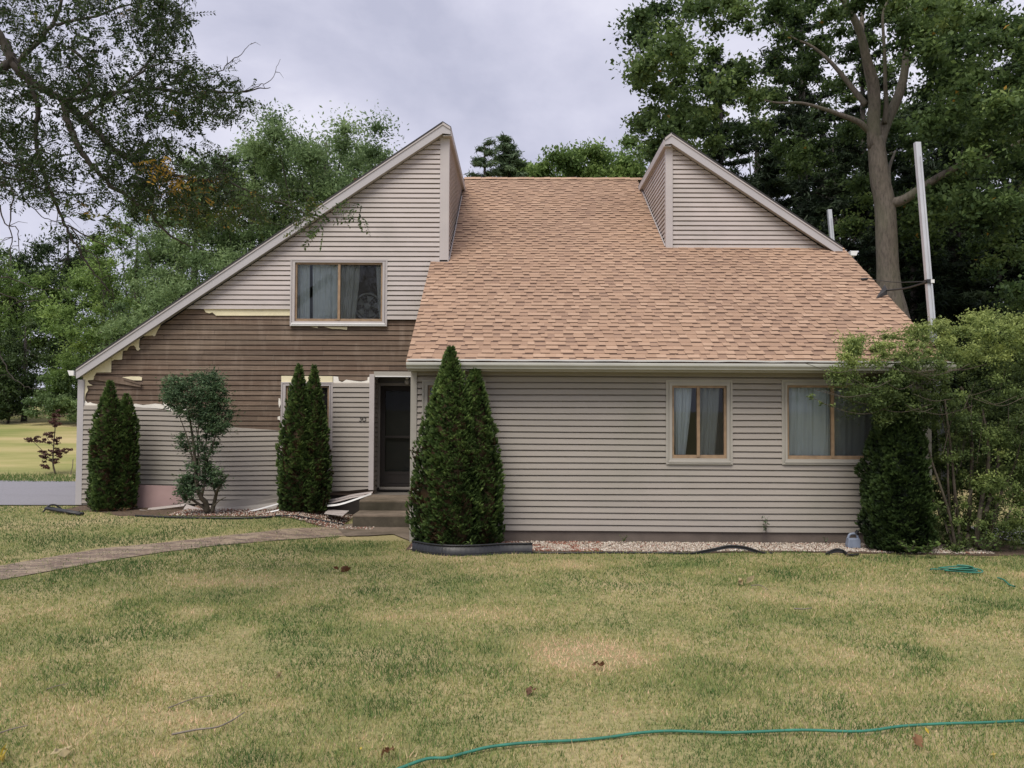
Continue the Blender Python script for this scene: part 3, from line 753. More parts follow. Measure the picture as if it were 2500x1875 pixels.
# ridge caps, back slope, edges
mb = MB(); rr = random.Random(5); x = XC
while x < XC2+.3:
    zz = roofz(RIDGE)+rr.uniform(0, .012)+.01
    mb.add([(x, RIDGE-.15, zz-.08), (x+.16, RIDGE-.15, zz-.075), (x+.16, RIDGE, zz+.024), (x, RIDGE, zz+.018), (x+.16, RIDGE+.15, zz-.075), (x, RIDGE+.15, zz-.08)], [(0, 1, 2, 3), (3, 2, 4, 5)], rr.uniform(.5, .9)); x += .143
v = P(1388/2.766+950, 430, RIDGE)
mb.build('ridge_cap', M['shingle'], house)
mb = MB(); zr_ = roofz(RIDGE)
mb.quad((XC-3, RIDGE, zr_), (XC2+3*0+.2, RIDGE, zr_), (XC2+.2, 29, zr_-4.4), (XC-3, 29, zr_-4.4), .6)
mb.build('rear_roof', M['shingle'], house)
# vent hump on the ridge
vx = P(950+1080/2.766, 430, RIDGE+.5).x
mb = MB(); mb.tube([(vx-.22, RIDGE+.3, zr_-.05), (vx+.22, RIDGE+.3, zr_-.05)], .13, 10, .9); mb.build('roof_vent', M['shingle'], house, smooth=True)
# roof deck under the shingles, with dark edges
def slab(x0, x1, y0, y1, name, mat, th=.11, dz=-.012):
    m = MB(); p = [(y0, roofz(y0)+dz), (y1, roofz(y1)+dz), (y1, roofz(y1)+dz-th), (y0, roofz(y0)+dz-th)]
    v = [(x0, a, b) for a, b in p]+[(x1, a, b) for a, b in p]
    m.add(v, [(0, 1, 2, 3), (7, 6, 5, 4), (0, 4, 5, 1), (1, 5, 6, 2), (2, 6, 7, 3), (3, 7, 4, 0)]); return m.build(name, mat, house)
slab(XR0-.02, XR1+.13, 13.32, YD, 'roof_deck', M['trim_r'])
slab(XC-.0, XC2, YD, RIDGE, 'roof_deck', M['dark'])
mb = MB(); mb.box(XR0-.03, XC, YL-.045, YL-.013, roofz(YL)-.06, roofz(YL)+.015); mb.build('flashing', M['trim'], house)

# right wall siding
zsb = P(1500, 1296, YR).z; zst = roofz(YR)-.02
mb = MB()
siding(mb, [[(XR0+.10, zsb), (XR1-.1, zsb), (XR1-.1, zst-.14), (XR0+.10, zst-.14)]], zsb, .1029, .018, lambda x, o, z: (x, YR-.022-o-.003*math.sin(x*2.1+z*3), z+.004*math.sin(x*.8+z*5)), [tuple(W3), tuple(W4), tuple(W5)], 21, slices=.6)
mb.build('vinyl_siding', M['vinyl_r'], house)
mb = MB(); mb.box(XR0, XR0+.105, YR-.05, YR+.1, -.05, zst-.10); mb.build('corner_board', M['trim_r'], house, bev=.004)
mb = MB(); mb.box(XR1-.105, XR1, YR-.05, YR+.1, .1, zst-.10); mb.build('corner_board', M['trim_r'], house, bev=.004)
mb = MB(); mb.box(XR0+.02, XR1-.02, YR-.004, YR+.2, -.15, zsb+.05); mb.build('foundation', M['found'], house)
mb = MB(); mb.box(XL0+.05, door_x0-.02, YL+.06, YL+.2, -.15, .9); mb.build('foundation', plain('shadow_dark_foundation', (.045, .038, .033), .9, .3, 4), house)  # near-black colour stands in for the shadow under the loose siding
# gutter, fascia, soffit, frieze
gt = P(1250, 884, 13.18); gb = P(1250, 900.5, 13.18)
gx0, gx1 = P(992, 890, 13.18).x, XR1+.16
def gut(m, x0, x1):
    z1, z0 = gt.z, gb.z; h = z1-z0
    prof = [(13.30, z0), (13.30, z1), (13.28, z1), (13.28, z0+.012), (13.20, z0+.012), (13.165, z0+h*.5), (13.165, z1-.02), (13.175, z1-.012), (13.155, z1-.006), (13.15, z1-.03), (13.15, z0+h*.52), (13.18, z0+h*.18), (13.185, z0)]
    n = len(prof); v = [(x0, a, b) for a, b in prof]+[(x1, a, b) for a, b in prof]
    m.add(v, [(i, (i+1) % n, (i+1) % n+n, i+n) for i in range(n)]+[tuple(range(n-1, -1, -1)), tuple(range(n, 2*n))])
mb = MB(); gut(mb, gx0, gx1); mb.build('gutter', M['gutter'], house)
mb = MB()
xx = gx0
rr = random.Random(9)
pts = [(gx0+i*(gx1-gx0)/60, gt.z+.018+.003*math.sin(i*.9)+rr.uniform(-.002, .003)) for i in range(61)]
mb.add([(x, 13.19, z+.0) for x, z in pts]+[(x, 13.32, z+.035) for x, z in pts], [(i, i+1, i+62, i+61) for i in range(60)])
mb.build('drip_edge', M['gutter'], house)
mb = MB(); mb.box(XR0, XR1+.13, 13.302, 13.33, gb.z-.035, gt.z+.02); mb.build('fascia_board', M['trim_r'], house)
mb = MB(); mb.box(XR0, XR1+.13, 13.331, YR+.05, gb.z-.03, gb.z-.012); mb.build('soffit', M['trim_r'], house)
mb = MB(); mb.box(XR0+.0, XR1, YR-.052, YR-.02, zst-.16, gb.z-.031); mb.build('frieze_board', M['trim_r'], house)

# windows
def window(W, Wf, Yp, mull, mat, sillmat, right_glass=True, mw=.05, no=1):
    x0, x1, z0, z1 = Wf; fw = .038
    m = MB(); y0, y1 = Yp-.01, Yp+.07
    m.box(x0, x1, y0, y1, z1-fw, z1); m.box(x0, x1, y0, y1, z0, z0+fw*1.5)
    m.box(x0, x0+fw, y0-.002, y1, z0+fw*1.5, z1-fw); m.box(x1-fw, x1, y0-.002, y1, z0+fw*1.5, z1-fw)
    xm = mull
    m.box(xm-mw/2, xm+mw/2, y0-.012, y1-.02, z0+fw*.6, z1-fw*.5)
    wo = m.build('window', M['frame'], house)
    # casing with stepped profile
    X0, X1, Z0, Z1 = W; m = MB()
    for i, (ins, yy) in enumerate(((0, .045), (.028, .032), (.055, .052))):
        a, b, c, d = X0+ins, X1-ins, Z0+ins, Z1-ins
        ii = ((.028, .055, None)[i]); e0, e1, e2, e3 = (X0+ii, X1-ii, Z0+ii, Z1-ii) if ii else (x0, x1, z0, z1)
        yf = Yp-yy
        m.box(a, b, yf, Yp+.02, e3, d); m.box(a, b, yf, Yp+.02, c, e2); m.box(a, e0, yf, Yp+.02, e2, e3); m.box(e1, b, yf, Yp+.02, e2, e3)
    m.build('casing', mat, wo)
    m = MB(); m.box(X0+.035, X1-.035, Yp-.075, Yp-.0525, Z0+.030, Z0+.065); m.box(X0+.02, X1-.02, Yp-.066, Yp-.0522, Z0+.004, Z0+.029); m.build('sill', sillmat, wo, bev=.006)
    # panes
    for a, b, yy in ((x0+fw, xm-mw/2, Yp+.012), (xm+mw/2, x1-fw, Yp+.035)):
        m = MB(); m.quad((a, yy, z0+fw*1.4), (b, yy, z0+fw*1.4), (b, yy, z1-fw), (a, yy, z1-fw)); m.build('pane', M['glass'], wo)
    m = MB(); a, b = xm+mw/2, x1-fw; m.quad((a, Yp+.02, z0+fw*1.4), (b, Yp+.02, z0+fw*1.4), (b, Yp+.02, z1-fw), (a, Yp+.02, z1-fw)); m.build('screen', M['screen'], wo)
    # room behind the opening
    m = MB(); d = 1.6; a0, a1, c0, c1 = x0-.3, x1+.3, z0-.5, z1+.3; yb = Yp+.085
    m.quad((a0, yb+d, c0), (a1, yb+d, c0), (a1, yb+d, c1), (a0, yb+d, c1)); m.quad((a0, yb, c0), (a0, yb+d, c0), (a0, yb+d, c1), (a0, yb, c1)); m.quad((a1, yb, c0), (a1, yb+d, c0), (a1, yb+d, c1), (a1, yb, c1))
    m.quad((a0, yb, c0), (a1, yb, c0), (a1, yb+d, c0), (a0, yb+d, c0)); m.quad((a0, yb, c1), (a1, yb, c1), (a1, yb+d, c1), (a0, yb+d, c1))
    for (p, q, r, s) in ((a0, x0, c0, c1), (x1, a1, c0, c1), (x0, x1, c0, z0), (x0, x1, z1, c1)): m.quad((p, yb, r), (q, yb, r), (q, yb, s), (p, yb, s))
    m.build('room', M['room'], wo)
    return wo
window(W1, W1f, YL, P(828, 710, YL).x, M['trim'], M['white'])
window(W2, W2f, YL, P(752, 1010, YL).x, M['trim'], M['trim'])
window(W3, W3f, YR, P(1107, 1030, YR).x, M['trim_r'], M['trim_r'])
window(W4, W4f, YR, P(1704.5, 1030, YR).x, M['trim_r'], M['trim_r'])
window(W5, W5f, YR, P(2032, 1030, YR).x, M['trim_r'], M['trim_r'])
def curtain(top, bot, Yp, folds, amp, mat, label, group='curtains behind the windows'):
    """top/bot: (pxleft, pxright, py)"""
    n = 60; V, F = [], []; rows = 14
    for j in range(rows+1):
        t = j/rows
        for i in range(n+1):
            u = i/n; e = t**1.6
            px = (top[0]*(1-e)+bot[0]*e)*(1-u)+(top[1]*(1-e)+bot[1]*e)*u; py = top[2]*(1-t)+bot[2]*t
            p = P(px, py, Yp); yy = Yp+amp*math.sin(u*folds*6.283+1.2*math.sin(t*2+u*5))+amp*.4*math.sin(u*folds*14.1+t*2)
            V.append((p.x, yy, p.z))
    for j in range(rows):
        for i in range(n): a = j*(n+1)+i; F.append((a, a+1, a+n+2, a+n+1))
    o = mk('curtain', V, F, mat, None, smooth=True); return tag(o, label, 'curtain', group)
curtain((722, 757, 636), (722, 756, 790), YL+.16, 2.0, .02, M['curtain'], 'narrow white curtain at the left edge of the upstairs window')
curtain((763, 826, 636), (763, 828, 790), YL+.17, 3, .022, M['curtain'], 'wide pale curtain filling the left half of the upstairs window')
curtain((829, 880, 636), (829, 866, 790), YL+.15, 3, .025, M['curtain2'], 'grey curtain drawn back beside the fan in the upstairs window')
curtain((918, 936, 636), (926, 937, 790), YL+.16, 1, .02, M['curtain'], 'sliver of white curtain right of the upstairs fan')
curtain((1644, 1690, 938), (1650, 1672, 1122), YR+.15, 3.2, .022, M['curtain'], 'white curtain swept aside in the left pane of the narrow front window')
curtain((1709, 1757, 938), (1706, 1745, 1122), YR+.16, 2.2, .02, M['curtain2'], 'grey curtain in the right pane of the narrow front window')
curtain((1922, 2008, 938), (1922, 2008, 1124), YR+.16, 3, .024, M['curtain'], 'pale curtain in the left pane of the wide front window')
curtain((2004, 2036, 938), (2004, 2034, 1124), YR+.13, 2, .016, M['curtain'], 'white curtain edge beside the mullion of the wide front window')
curtain((2036, 2146, 938), (2036, 2146, 1124), YR+.17, 3, .02, M['curtain2'], 'grey curtain in the right pane of the wide front window behind the shrub')
curtain((1046, 1170, 939), (1046, 1170, 1122), YR+.16, 4, .02, M['curtain2'], 'grey curtain in the front window hidden by the tall evergreens')
# box fan in the upstairs window
fc = P(898, 748, YL+.20)
fan = empty('fan', (fc.x, fc.y, fc.z-.3), 'grey round fan standing inside the upstairs window', 'fan')
ring = lambda r, n=28, dy=0: [(fc.x+r*math.cos(i*6.2832/n), fc.y+dy, fc.z+r*math.sin(i*6.2832/n)) for i in range(n+1)]
m = MB(); m.tube(ring(.27), .022, 6, cap=False)
for r in (.07, .13, .19): m.tube(ring(r, 28, -.03), .004, 4, cap=False)
for i in range(16):
    a = i*6.2832/16; m.tube([(fc.x+.05*math.cos(a), fc.y-.035, fc.z+.05*math.sin(a)), (fc.x+.27*math.cos(a), fc.y-.01, fc.z+.27*math.sin(a))], .003, 4)
m.build('grille', M['fan'], fan)
m = MB()
for i in range(5):
    a = i*6.2832/5; q = lambda r, da, dy: (fc.x+r*math.cos(a+da), fc.y+.03+dy, fc.z+r*math.sin(a+da))
    m.quad(q(.06, 0, -.02), q(.24, -.25, -.02), q(.24, .45, .03), q(.06, .5, .03))
m.build('blade', M['fan'], fan)
m = MB(); m.tube([(fc.x, fc.y-.05, fc.z), (fc.x, fc.y+.08, fc.z)], .06, 14); m.build('hub', M['fan'], fan)
m = MB(); m.box(fc.x-.2, fc.x+.2, fc.y-.03, fc.y+.06, fc.z-.32, fc.z-.285); m.build('base', M['fan'], fan)

# doorway recess
m = MB(); YDO = YL+.49
siding(m, [[(YL+.06, .40), (YDO, .40), (YDO, door_z1), (YL+.06, door_z1)]], .40, EX, .014, lambda a, o, z: (door_x0-.02+o, a, z), [], 2)
m.build('recess_wall', M['vinyl_r'], house)
m = MB(); m.quad((door_x0-.05, YL, door_z1-.05), (XR0+.02, YL, door_z1-.05), (XR0+.02, YDO+.1, door_z1-.05), (door_x0-.05, YDO+.1, door_z1-.05)); m.quad((XR0-.005, YL+.2, .2), (XR0-.005, YDO+.1, .2), (XR0-.005, YDO+.1, door_z1), (XR0-.005, YL+.2, door_z1))
m.quad((door_x0-.05, YDO+.12, 0), (XR0+.05, YDO+.12, 0), (XR0+.05, YDO+.12, door_z1), (door_x0-.05, YDO+.12, door_z1)); m.build('recess_ceiling', M['doorf'], house)
m = MB(); m.box(door_x0-.105, door_x0+.0, YL-.05, YL+.06, zb2-.0, door_z1-.0); m.build('door_trim', M['trim'], house, bev=.004)
m = MB(); m.box(door_x0-.01, XR0, YL-.055, YL+.0, door_z1-.05, door_z1+.055); m.build('door_header', M['trim_r'], house, bev=.004)
m = MB(); m.box(door_x0+.02, XR0, YL-.075, YL-.0552, door_z1-.055, door_z1-.035); m.build('drip_cap', M['white'], house)
dx0 = P(929, 1050, YDO).x; dzt = P(960, 942, YDO).z; dzb = P(960, 1186, YDO).z
m = MB(); m.box(door_x0-.02, dx0, YDO-.06, YDO+.1, dzb-.04, dzt+.06); m.box(dx0, XR0, YDO-.06, YDO+.1, dzt, dzt+.06); m.box(dx0, XR0, YDO-.10, YDO+.1, dzb-.07, dzb-.02)
m.build('door_frame', M['doorf'], house, bev=.004)
xr_ = dx0+.92
m = MB(); m.box(dx0+.004, dx0+.10, YDO-.02, YDO+.03, dzb, dzt-.005); m.box(xr_-.1, xr_, YDO-.02, YDO+.03, dzb, dzt-.005)
m.box(dx0+.10, xr_-.1, YDO-.02, YDO+.03, dzt-.11, dzt-.005); m.box(dx0+.10, xr_-.1, YDO-.02, YDO+.03, dzb, dzb+.30); m.box(dx0+.10, xr_-.1, YDO-.024, YDO+.01, dzb+1.02, dzb+1.06)
m.box(dx0+.16, xr_-.16, YDO-.026, YDO-.0202, dzb+.06, dzb+.075); m.box(dx0+.16, xr_-.16, YDO-.026, YDO-.0202, dzb+.24, dzb+.255)
do = m.build('door', M['door'], house)
m = MB(); m.quad((dx0+.1, YDO, dzb+.3), (xr_-.1, YDO, dzb+.3), (xr_-.1, YDO, dzt-.11), (dx0+.1, YDO, dzt-.11)); m.build('pane', M['glass_d'], do)
m = MB(); m.box(dx0+.05, xr_, YDO+.06, YDO+.08, dzb, dzt); m.build('inner_panel', M['door'], do)
m = MB(); m.tube([(xr_-.2, YDO-.05, dzb+.95), (xr_-.2, YDO-.05, dzb+1.07)], .012, 8); m.build('handle', M['black'], do)
lp = P(994, 932, YL+.3); bpy.ops.mesh.primitive_uv_sphere_add(segments=16, ring_count=10, radius=.06, location=(0, 0, 0))
sp = bpy.context.object; me = sp.data; bpy.data.objects.remove(sp); 
for v_ in me.vertices: v_.co = Vector((v_.co.x, v_.co.y, v_.co.z*1.1))+lp
me.name = 'porch_light'; me.polygons.foreach_set('use_smooth', [True]*len(me.polygons))
pl = obj('porch_light', me, plain('frosted_glass', (.30, .29, .27), .3, .05, 3), house)
m = MB(); m.tube([(lp.x, lp.y, lp.z+.05), (lp.x, lp.y, door_z1-.05)], .035, 10); m.build('lamp_base', M['white'], pl)
# house number 30
def numeral(pts, cx, wd, name='numeral'):
    q = P(cx, 1023, YL-.034); V, F = [], []
    pts = spline([(q.x+a*wd, YL-.052, q.z+b*.09) for a, b in pts], 5)
    V, F = tube(pts, .0062, 6); o = mk(name, V, F, M['black'], house, smooth=True)
numeral([(-.35, .42), (.05, .48), (.30, .28), (.05, .08), (.32, -.12), (.22, -.42), (-.15, -.50), (-.38, -.40)], 880.3, .055)
numeral([(0, .5), (.38, .3), (.42, -.2), (.05, -.5), (-.36, -.25), (-.38, .25), (0, .5)], 889, .078)
# chipped patches of the fascia joint, roof bracket and wires
m = MB(); q0 = P(2136, 734, 14.9); q0.z = roofz(q0.y)+.03 if False else q0.z
def roofpt(px, py):
    d = ray(px, py); t = (2.99-.63*13.3-CAMH)/(d.z-.63*d.y); return Vector((d.x*t, d.y*t, CAMH+d.z*t))
a_, b_, c_ = roofpt(2138, 733), roofpt(2166, 722), roofpt(2160, 712)
m.add([a_+Vector((0, 0, .035)), b_+Vector((0, 0, .12)), c_+Vector((0, 0, .14)), b_+Vector((.0, 0, .02))], [(0, 1, 2), (0, 3, 1)])
m.build('roof_bracket', M['dark'], house)
r1 = roofpt(2110, 686)+Vector((0, 0, .03)); m = MB(); m.tube([r1-Vector((.05, 0, 0)), r1+Vector((.07, .01, .02))], [.03, .02], 8); m.build('roof_bracket', M['dark'], house, smooth=True)

# ------------------------------------------------------------------ posts and wires
def post(top, bot, Yp, wd, label, parts=True):
    t = P(*top, Yp); b = P(*bot, Yp); d = t-b; b = b+d*((-.1-b.z)/d.z)
    root = empty('metal_post', (b.x, b.y, 0), label, 'post', 'tall square metal posts beside the house')
    m = MB(); h = wd/2
    def sec(c, s): return [(c.x-s, c.y-s, c.z), (c.x+s, c.y-s, c.z), (c.x+s, c.y+s, c.z), (c.x-s, c.y+s, c.z)]
    v = sec(b, h)+sec(t, h); m.add(v, [(0, 1, 5, 4), (1, 2, 6, 5), (2, 3, 7, 6), (3, 0, 4, 7), (4, 5, 6, 7)])
    dd = (t-b).normalized(); dx = Vector((h*.35, -h-.012, 0))
    m.build('pole', M['galv'], root, bev=.006)
    m = MB(); v = sec(b+dx, .011)+sec(t+dx-dd*.25, .011); m.add(v, [(0, 1, 5, 4), (1, 2, 6, 5), (2, 3, 7, 6), (3, 0, 4, 7), (4, 5, 6, 7)]); m.build('seam_rail', M['galv'], root)
    return root, b, t
pr, pb, pt = post((2239, 348), (2276, 795), 14.25, .094, 'tall leaning galvanised post right of the roof, strapped to it by wires')
post((2024.5, 512), (2036, 640), 22.0, .105, 'short looking metal post rising behind the right dormer')
k = P(2259, 688, 14.25); k = pb.lerp(pt, (k.z-pb.z)/(pt.z-pb.z))
m = MB(); m.box(k.x-.06, k.x+.06, k.y-.075, k.y+.06, k.z-.035, k.z+.035); m.build('strap', M['black'], pr)
m = MB(); m.box(k.x+.0, k.x+.062, k.y-.08, k.y-.0755, k.z-.03, k.z+.03); m.build('clamp', M['white'], pr)
def wire(pts, r, label, cat='wire', group=None, name='wire', mat=None):
    V, F = tube(spline(pts, 5), r, 6); o = mk(name, V, F, mat or M['wire'], None, smooth=True); return tag(o, label, cat, group)
wire([r1+Vector((.06, 0, .02)), r1.lerp(k, .5)+Vector((0, 0, -.03)), k+Vector((-.06, -.04, 0))], .008, 'upper wire from the roof to the tall post')
wire([b_+Vector((0, 0, .10)), b_.lerp(k, .5)+Vector((0, 0, .02)), k+Vector((-.06, -.05, -.01))], .016, 'lower thicker wire from the roof edge to the tall post')

# ------------------------------------------------------------------ steps
st = empty('concrete_steps', (-2.4, 15.2, 0), 'two weathered concrete steps below the dark front door', 'steps')
m = MB(); m.box(-3.06, XR0-.01, 15.22, 15.86, -.1, .245); m.build('step', M['concrete'], st, bev=.02)
m = MB(); m.box(-3.06, XR0-.012, 15.86, YL-.06, -.1, .44); m.build('step', M['concrete'], st, bev=.02)
mm = concrete('mossy_shaded_concrete', (.085, .072, .05), 7)  # moss stain and the shade of the risers both put into this colour
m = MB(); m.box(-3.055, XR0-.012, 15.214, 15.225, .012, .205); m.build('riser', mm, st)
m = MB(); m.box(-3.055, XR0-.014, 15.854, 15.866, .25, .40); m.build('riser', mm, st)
m = MB(); m.box(door_x0-.1, XR0-.015, YL-.0601, YDO+.1, -.1, .438); m.build('threshold', M['doorf'], st)

# ------------------------------------------------------------------ loose siding, foam board, edging
def strip(pts_px, Ys, wd, label, mat, tilt=.6, name='siding_strip', group='loose vinyl siding strips at the foot of the left wall', cat='siding strip'):
    """bent vinyl panel: centre line in photo pixels with a depth per point, profile with a fold"""
    c = spline([P(a, b, y) for (a, b), y in zip(pts_px, Ys)], 6); V, F = [], []
    prof = [(0, 0), (wd*.5, .012), (wd*.5, -.004), (wd, .008), (wd, -.012)]
    for i, p in enumerate(c):
        for s, h in prof:
            V.append((p.x, p.y-s*math.cos(tilt)+h, p.z-s*math.sin(tilt)+h*.7))
    n = len(prof)
    for i in range(len(c)-1):
        for j in range(n-1): F.append((i*n+j, i*n+j+1, (i+1)*n+j+1, (i+1)*n+j))
    o = mk(name, V, F, mat, None, smooth=False)
    s = o.modifiers.new('thick', 'SOLIDIFY'); s.thickness = .003
    return tag(o, label, cat, group)
f5 = lambda a, b: (300+a/5.267, 1160+b/5.267)
pk = [P(*f5(a, b), 16.6) for a, b in ((60, 122), (400, 130), (680, 140), (735, 240), (785, 352), (560, 395), (330, 425), (60, 420))]
m = MB(); m.prism([(p.x, p.z) for p in pk][::-1], 16.58, 16.605); o = m.build('foam_board', M['pink']); tag(o, 'dull pink foam board leaning on the wall behind the left evergreen', 'board')
strip([f5(340, 420), f5(560, 395), f5(820, 362)], [16.4, 16.45, 16.5], .12, 'pale siding strip angled up just below the pink foam board', M['vinyl'], .25)
strip([f5(215, 440), f5(330, 455), f5(520, 470), f5(700, 462), f5(850, 425)], [16.2, 16.15, 16.1, 16.15, 16.3], .17, 'brownish curled siding panel in front of the pink foam board', M['vinyl_r'], 1.2)
strip([f5(210, 505), f5(300, 500), f5(400, 500)], [15.95, 15.95, 15.95], .04, 'short white siding scrap lying by the left evergreen', M['white'], .3)
strip([f5(820, 370), f5(900, 400), f5(1000, 430), f5(1100, 440)], [16.45, 16.4, 16.35, 16.3], .2, 'flat pale siding piece behind the burning bush stems', M['vinyl'], .5)
strip([f5(1160, 440), f5(1300, 465), f5(1480, 480), f5(1700, 440), f5(1850, 400), f5(2010, 355)], [16.2, 16.1, 16.05, 16.1, 16.2, 16.3], .035, 'long white siding strip curving up toward the middle evergreens', M['white'], .5)
strip([f5(1130, 395), f5(1400, 410), f5(1700, 385), f5(1990, 350)], [16.45, 16.4, 16.4, 16.5], .13, 'grey sagging siding strip above the long white one', M['vinyl_r'], .9)
strip([f5(1180, 330), f5(1450, 322), f5(1750, 285), f5(2000, 240)], [16.72, 16.66, 16.66, 16.76], .17, 'bulging siding panel rising to the right below the wall courses', M['vinyl_r'], 1.35)
strip([f5(1180, 360), f5(1450, 362), f5(1750, 335), f5(2000, 300)], [16.66, 16.58, 16.58, 16.7], .15, 'lowest bulging siding panel hanging off the left wall', M['vinyl_r'], 1.3)
strip([f5(1790, 485), f5(1900, 465), f5(2010, 440)], [15.95, 15.95, 16.0], .03, 'short white siding scrap on the gravel left of the middle evergreens', M['white'], .3)
f6 = lambda a, b: (680+a/6.9125, 1170+b/6.9125)
strip([f6(800, 345), f6(1000, 318), f6(1250, 255), f6(1590, 205)], [16.6, 16.6, 16.65, 16.8], .028, 'uppermost fanned siding strip between evergreens and steps', M['vinyl'], .9)
strip([f6(800, 395), f6(1000, 355), f6(1250, 290), f6(1450, 260)], [16.5, 16.5, 16.55, 16.65], .025, 'middle fanned siding strip between evergreens and steps', M['vinyl'], .9)
strip([f6(800, 435), f6(1000, 415), f6(1170, 370), f6(1400, 290), f6(1570, 230)], [16.35, 16.3, 16.3, 16.4, 16.6], .028, 'lowest fanned siding strip reaching the top step', M['white'], .9)
def flat_piece(pts, z, label, mat):
    V = [PG(*p, z) for p in pts]; V = [(v.x, v.y, z+.01+.02*i % .03) for i, v in enumerate(V)]
    m = MB(); n = len(V); m.add(V+[(a, b, c-.012) for a, b, c in V], [tuple(range(n)), tuple(range(2*n-1, n-1, -1))]+[(i, i+n, (i+1) % n+n, (i+1) % n) for i in range(n)])
    # ribs
    a, b, c, d = [Vector(v) for v in V[:4]]
    for t in (.33, .66):
        m.tube([a.lerp(d, t)+Vector((0, 0, .006)), b.lerp(c, t)+Vector((0, 0, .006))], .006, 5)
    o = m.build('siding_strip', mat); return tag(o, label, 'siding strip', 'loose vinyl siding strips at the foot of the left wall')
flat_piece([f6(840, 520), f6(1190, 555), f6(1090, 630), f6(770, 585)], .16, 'flat ribbed siding piece lying on the ground left of the steps', M['vinyl'])

def edging(pts, h, label, lean=0):
    """black plastic garden edging: a thin wall with a rolled top lip"""
    c = spline(pts, 6); m = MB()
    root = None
    for a, b in zip(c[:-1], c[1:]):
        m.add([(a.x, a.y, a.z-.02), (b.x, b.y, b.z-.02), (b.x, b.y+lean, b.z+h), (a.x, a.y+lean, a.z+h), (a.x, a.y+.008, a.z-.02), (b.x, b.y+.008, b.z-.02), (b.x, b.y+.008+lean, b.z+h), (a.x, a.y+.008+lean, a.z+h)],
              [(0, 1, 2, 3), (5, 4, 7, 6), (3, 2, 6, 7)])
        m.tube([(a.x, a.y-.001+lean*.3, a.z+h*.25), (b.x, b.y-.001+lean*.3, b.z+h*.25)], .005, 5, cap=False)
    m.tube([(p.x, p.y+lean, p.z+h) for p in c], .013, 7)
    o = m.build('garden_edging', M['black'], None, smooth=True); return tag(o, label, 'edging', 'black plastic garden edging')
og = on_ground
edging([og(1006, 1346), og(1050, 1354), og(1100, 1358), og(1170, 1357), og(1230, 1353), og(1300, 1352)], .16, 'tall black edging curving round the two big evergreens')
edging([og(1300, 1352), og(1400, 1353), og(1500, 1352), og(1600, 1353), og(1690, 1354)], .02, 'low black edging sunk along the gravel strip')
e1 = [og(1690, 1354, .0), og(1740, 1352, .05), og(1780, 1352, .10), og(1820, 1352, .08), og(1860, 1352, .0), og(1890, 1352, -.02)]
edging(e1, .025, 'black edging strip arched up out of the gravel under the narrow window')
edging([og(2016, 1356, 0), og(2040, 1355, .06), og(2058, 1356, .05), og(2072, 1360, .01), og(2096, 1358, 0)], .03, 'short arched piece of black edging near the grey jug')
edging([og(330, 1262), og(420, 1266), og(520, 1268), og(600, 1268), og(665, 1265)], .03, 'long black edging in front of the burning bush')
edging([og(672, 1263), og(720, 1264), og(770, 1272), og(820, 1281), og(838, 1285)], .035, 'black edging running from the middle evergreens to the path')
m = MB(); c0, c1 = og(118, 1250), og(203, 1258)
for dy in (0, -.09): m.tube([c0+Vector((0, dy, .08)), c1+Vector((0, dy, .03))], .03, 7)
m.add([c0+Vector((0, 0, .07)), c1+Vector((0, 0, .03)), c1+Vector((0, -.12, .02)), c0+Vector((0, -.12, .06))], [(0, 1, 2, 3)])
m.tube(spline([c0+Vector((-.05, -.1, .0)), c0+Vector((.02, -.04, .12)), c0+Vector((.1, .05, .13)), c0+Vector((.2, .1, .05))], 5), .018, 6)
o = m.build('drain_channel', M['black'], None, smooth=True); tag(o, 'black plastic channel lying on the grass by the left corner', 'drain')

# ------------------------------------------------------------------ jug, hose
jb = P(2083, 1336, 13.25); jb.z = .02
jug = empty('jug', (jb.x, jb.y, 0), 'blue grey plastic jug with handle and black cap against the right wall', 'jug')
JW, JH, JD = .12, .235, .07
m = MB()
def jp(u, v): return (jb.x+u, jb.z+v)
outl = [(-.105, 0), (-.11, .05), (-.085, .16), (-.06, .205), (-.03, .225), (.04, .225), (.075, .215), (.075, .17), (.095, .14), (.10, 0)]
inn = [(-.055, .165), (-.045, .205), (.035, .205), (.05, .17)]
body = [(-.105, 0), (-.11, .05), (-.088, .155), (.09, .155), (.10, .12), (.10, 0)]
m.prism([jp(*p) for p in body][::-1], jb.y-.06, jb.y+.06)
o = m.build('body', M['jug'], jug, bev=.014)
m = MB(); V, F = tube(spline([(jb.x-.085, jb.y, jb.z+.15), (jb.x-.06, jb.y, jb.z+.205), (jb.x-.02, jb.y, jb.z+.222), (jb.x+.05, jb.y, jb.z+.22), (jb.x+.08, jb.y, jb.z+.15)], 5), .02, 8); mk('handle', V, F, M['jug'], jug, smooth=True)
m = MB(); m.tube([(jb.x+.05, jb.y, jb.z+.215), (jb.x+.065, jb.y, jb.z+.255)], .032, 12); m.tube([(jb.x+.065, jb.y, jb.z+.255), (jb.x+.075, jb.y, jb.z+.28)], .024, 12); m.build('cap', M['black'], jug)
hp = [(960, 1895), (1040, 1868), (1090, 1862), (1145, 1846), (1200, 1836), (1300, 1826), (1400, 1818), (1480, 1811), (1560, 1803), (1640, 1797), (1760, 1798), (1840, 1798), (1960, 1796), (2080, 1797), (2140, 1791), (2200, 1785), (2300, 1780), (2400, 1774), (2520, 1768), (2640, 1764)]
wire([og(a, b, .032+.006*math.sin(i*1.7)) for i, (a, b) in enumerate(hp)], .0105, 'long thin green garden hose stretched across the near lawn', 'hose', 'green garden hoses', 'garden_hose', M['hose'])
hc = og(2345, 1400); pts = []
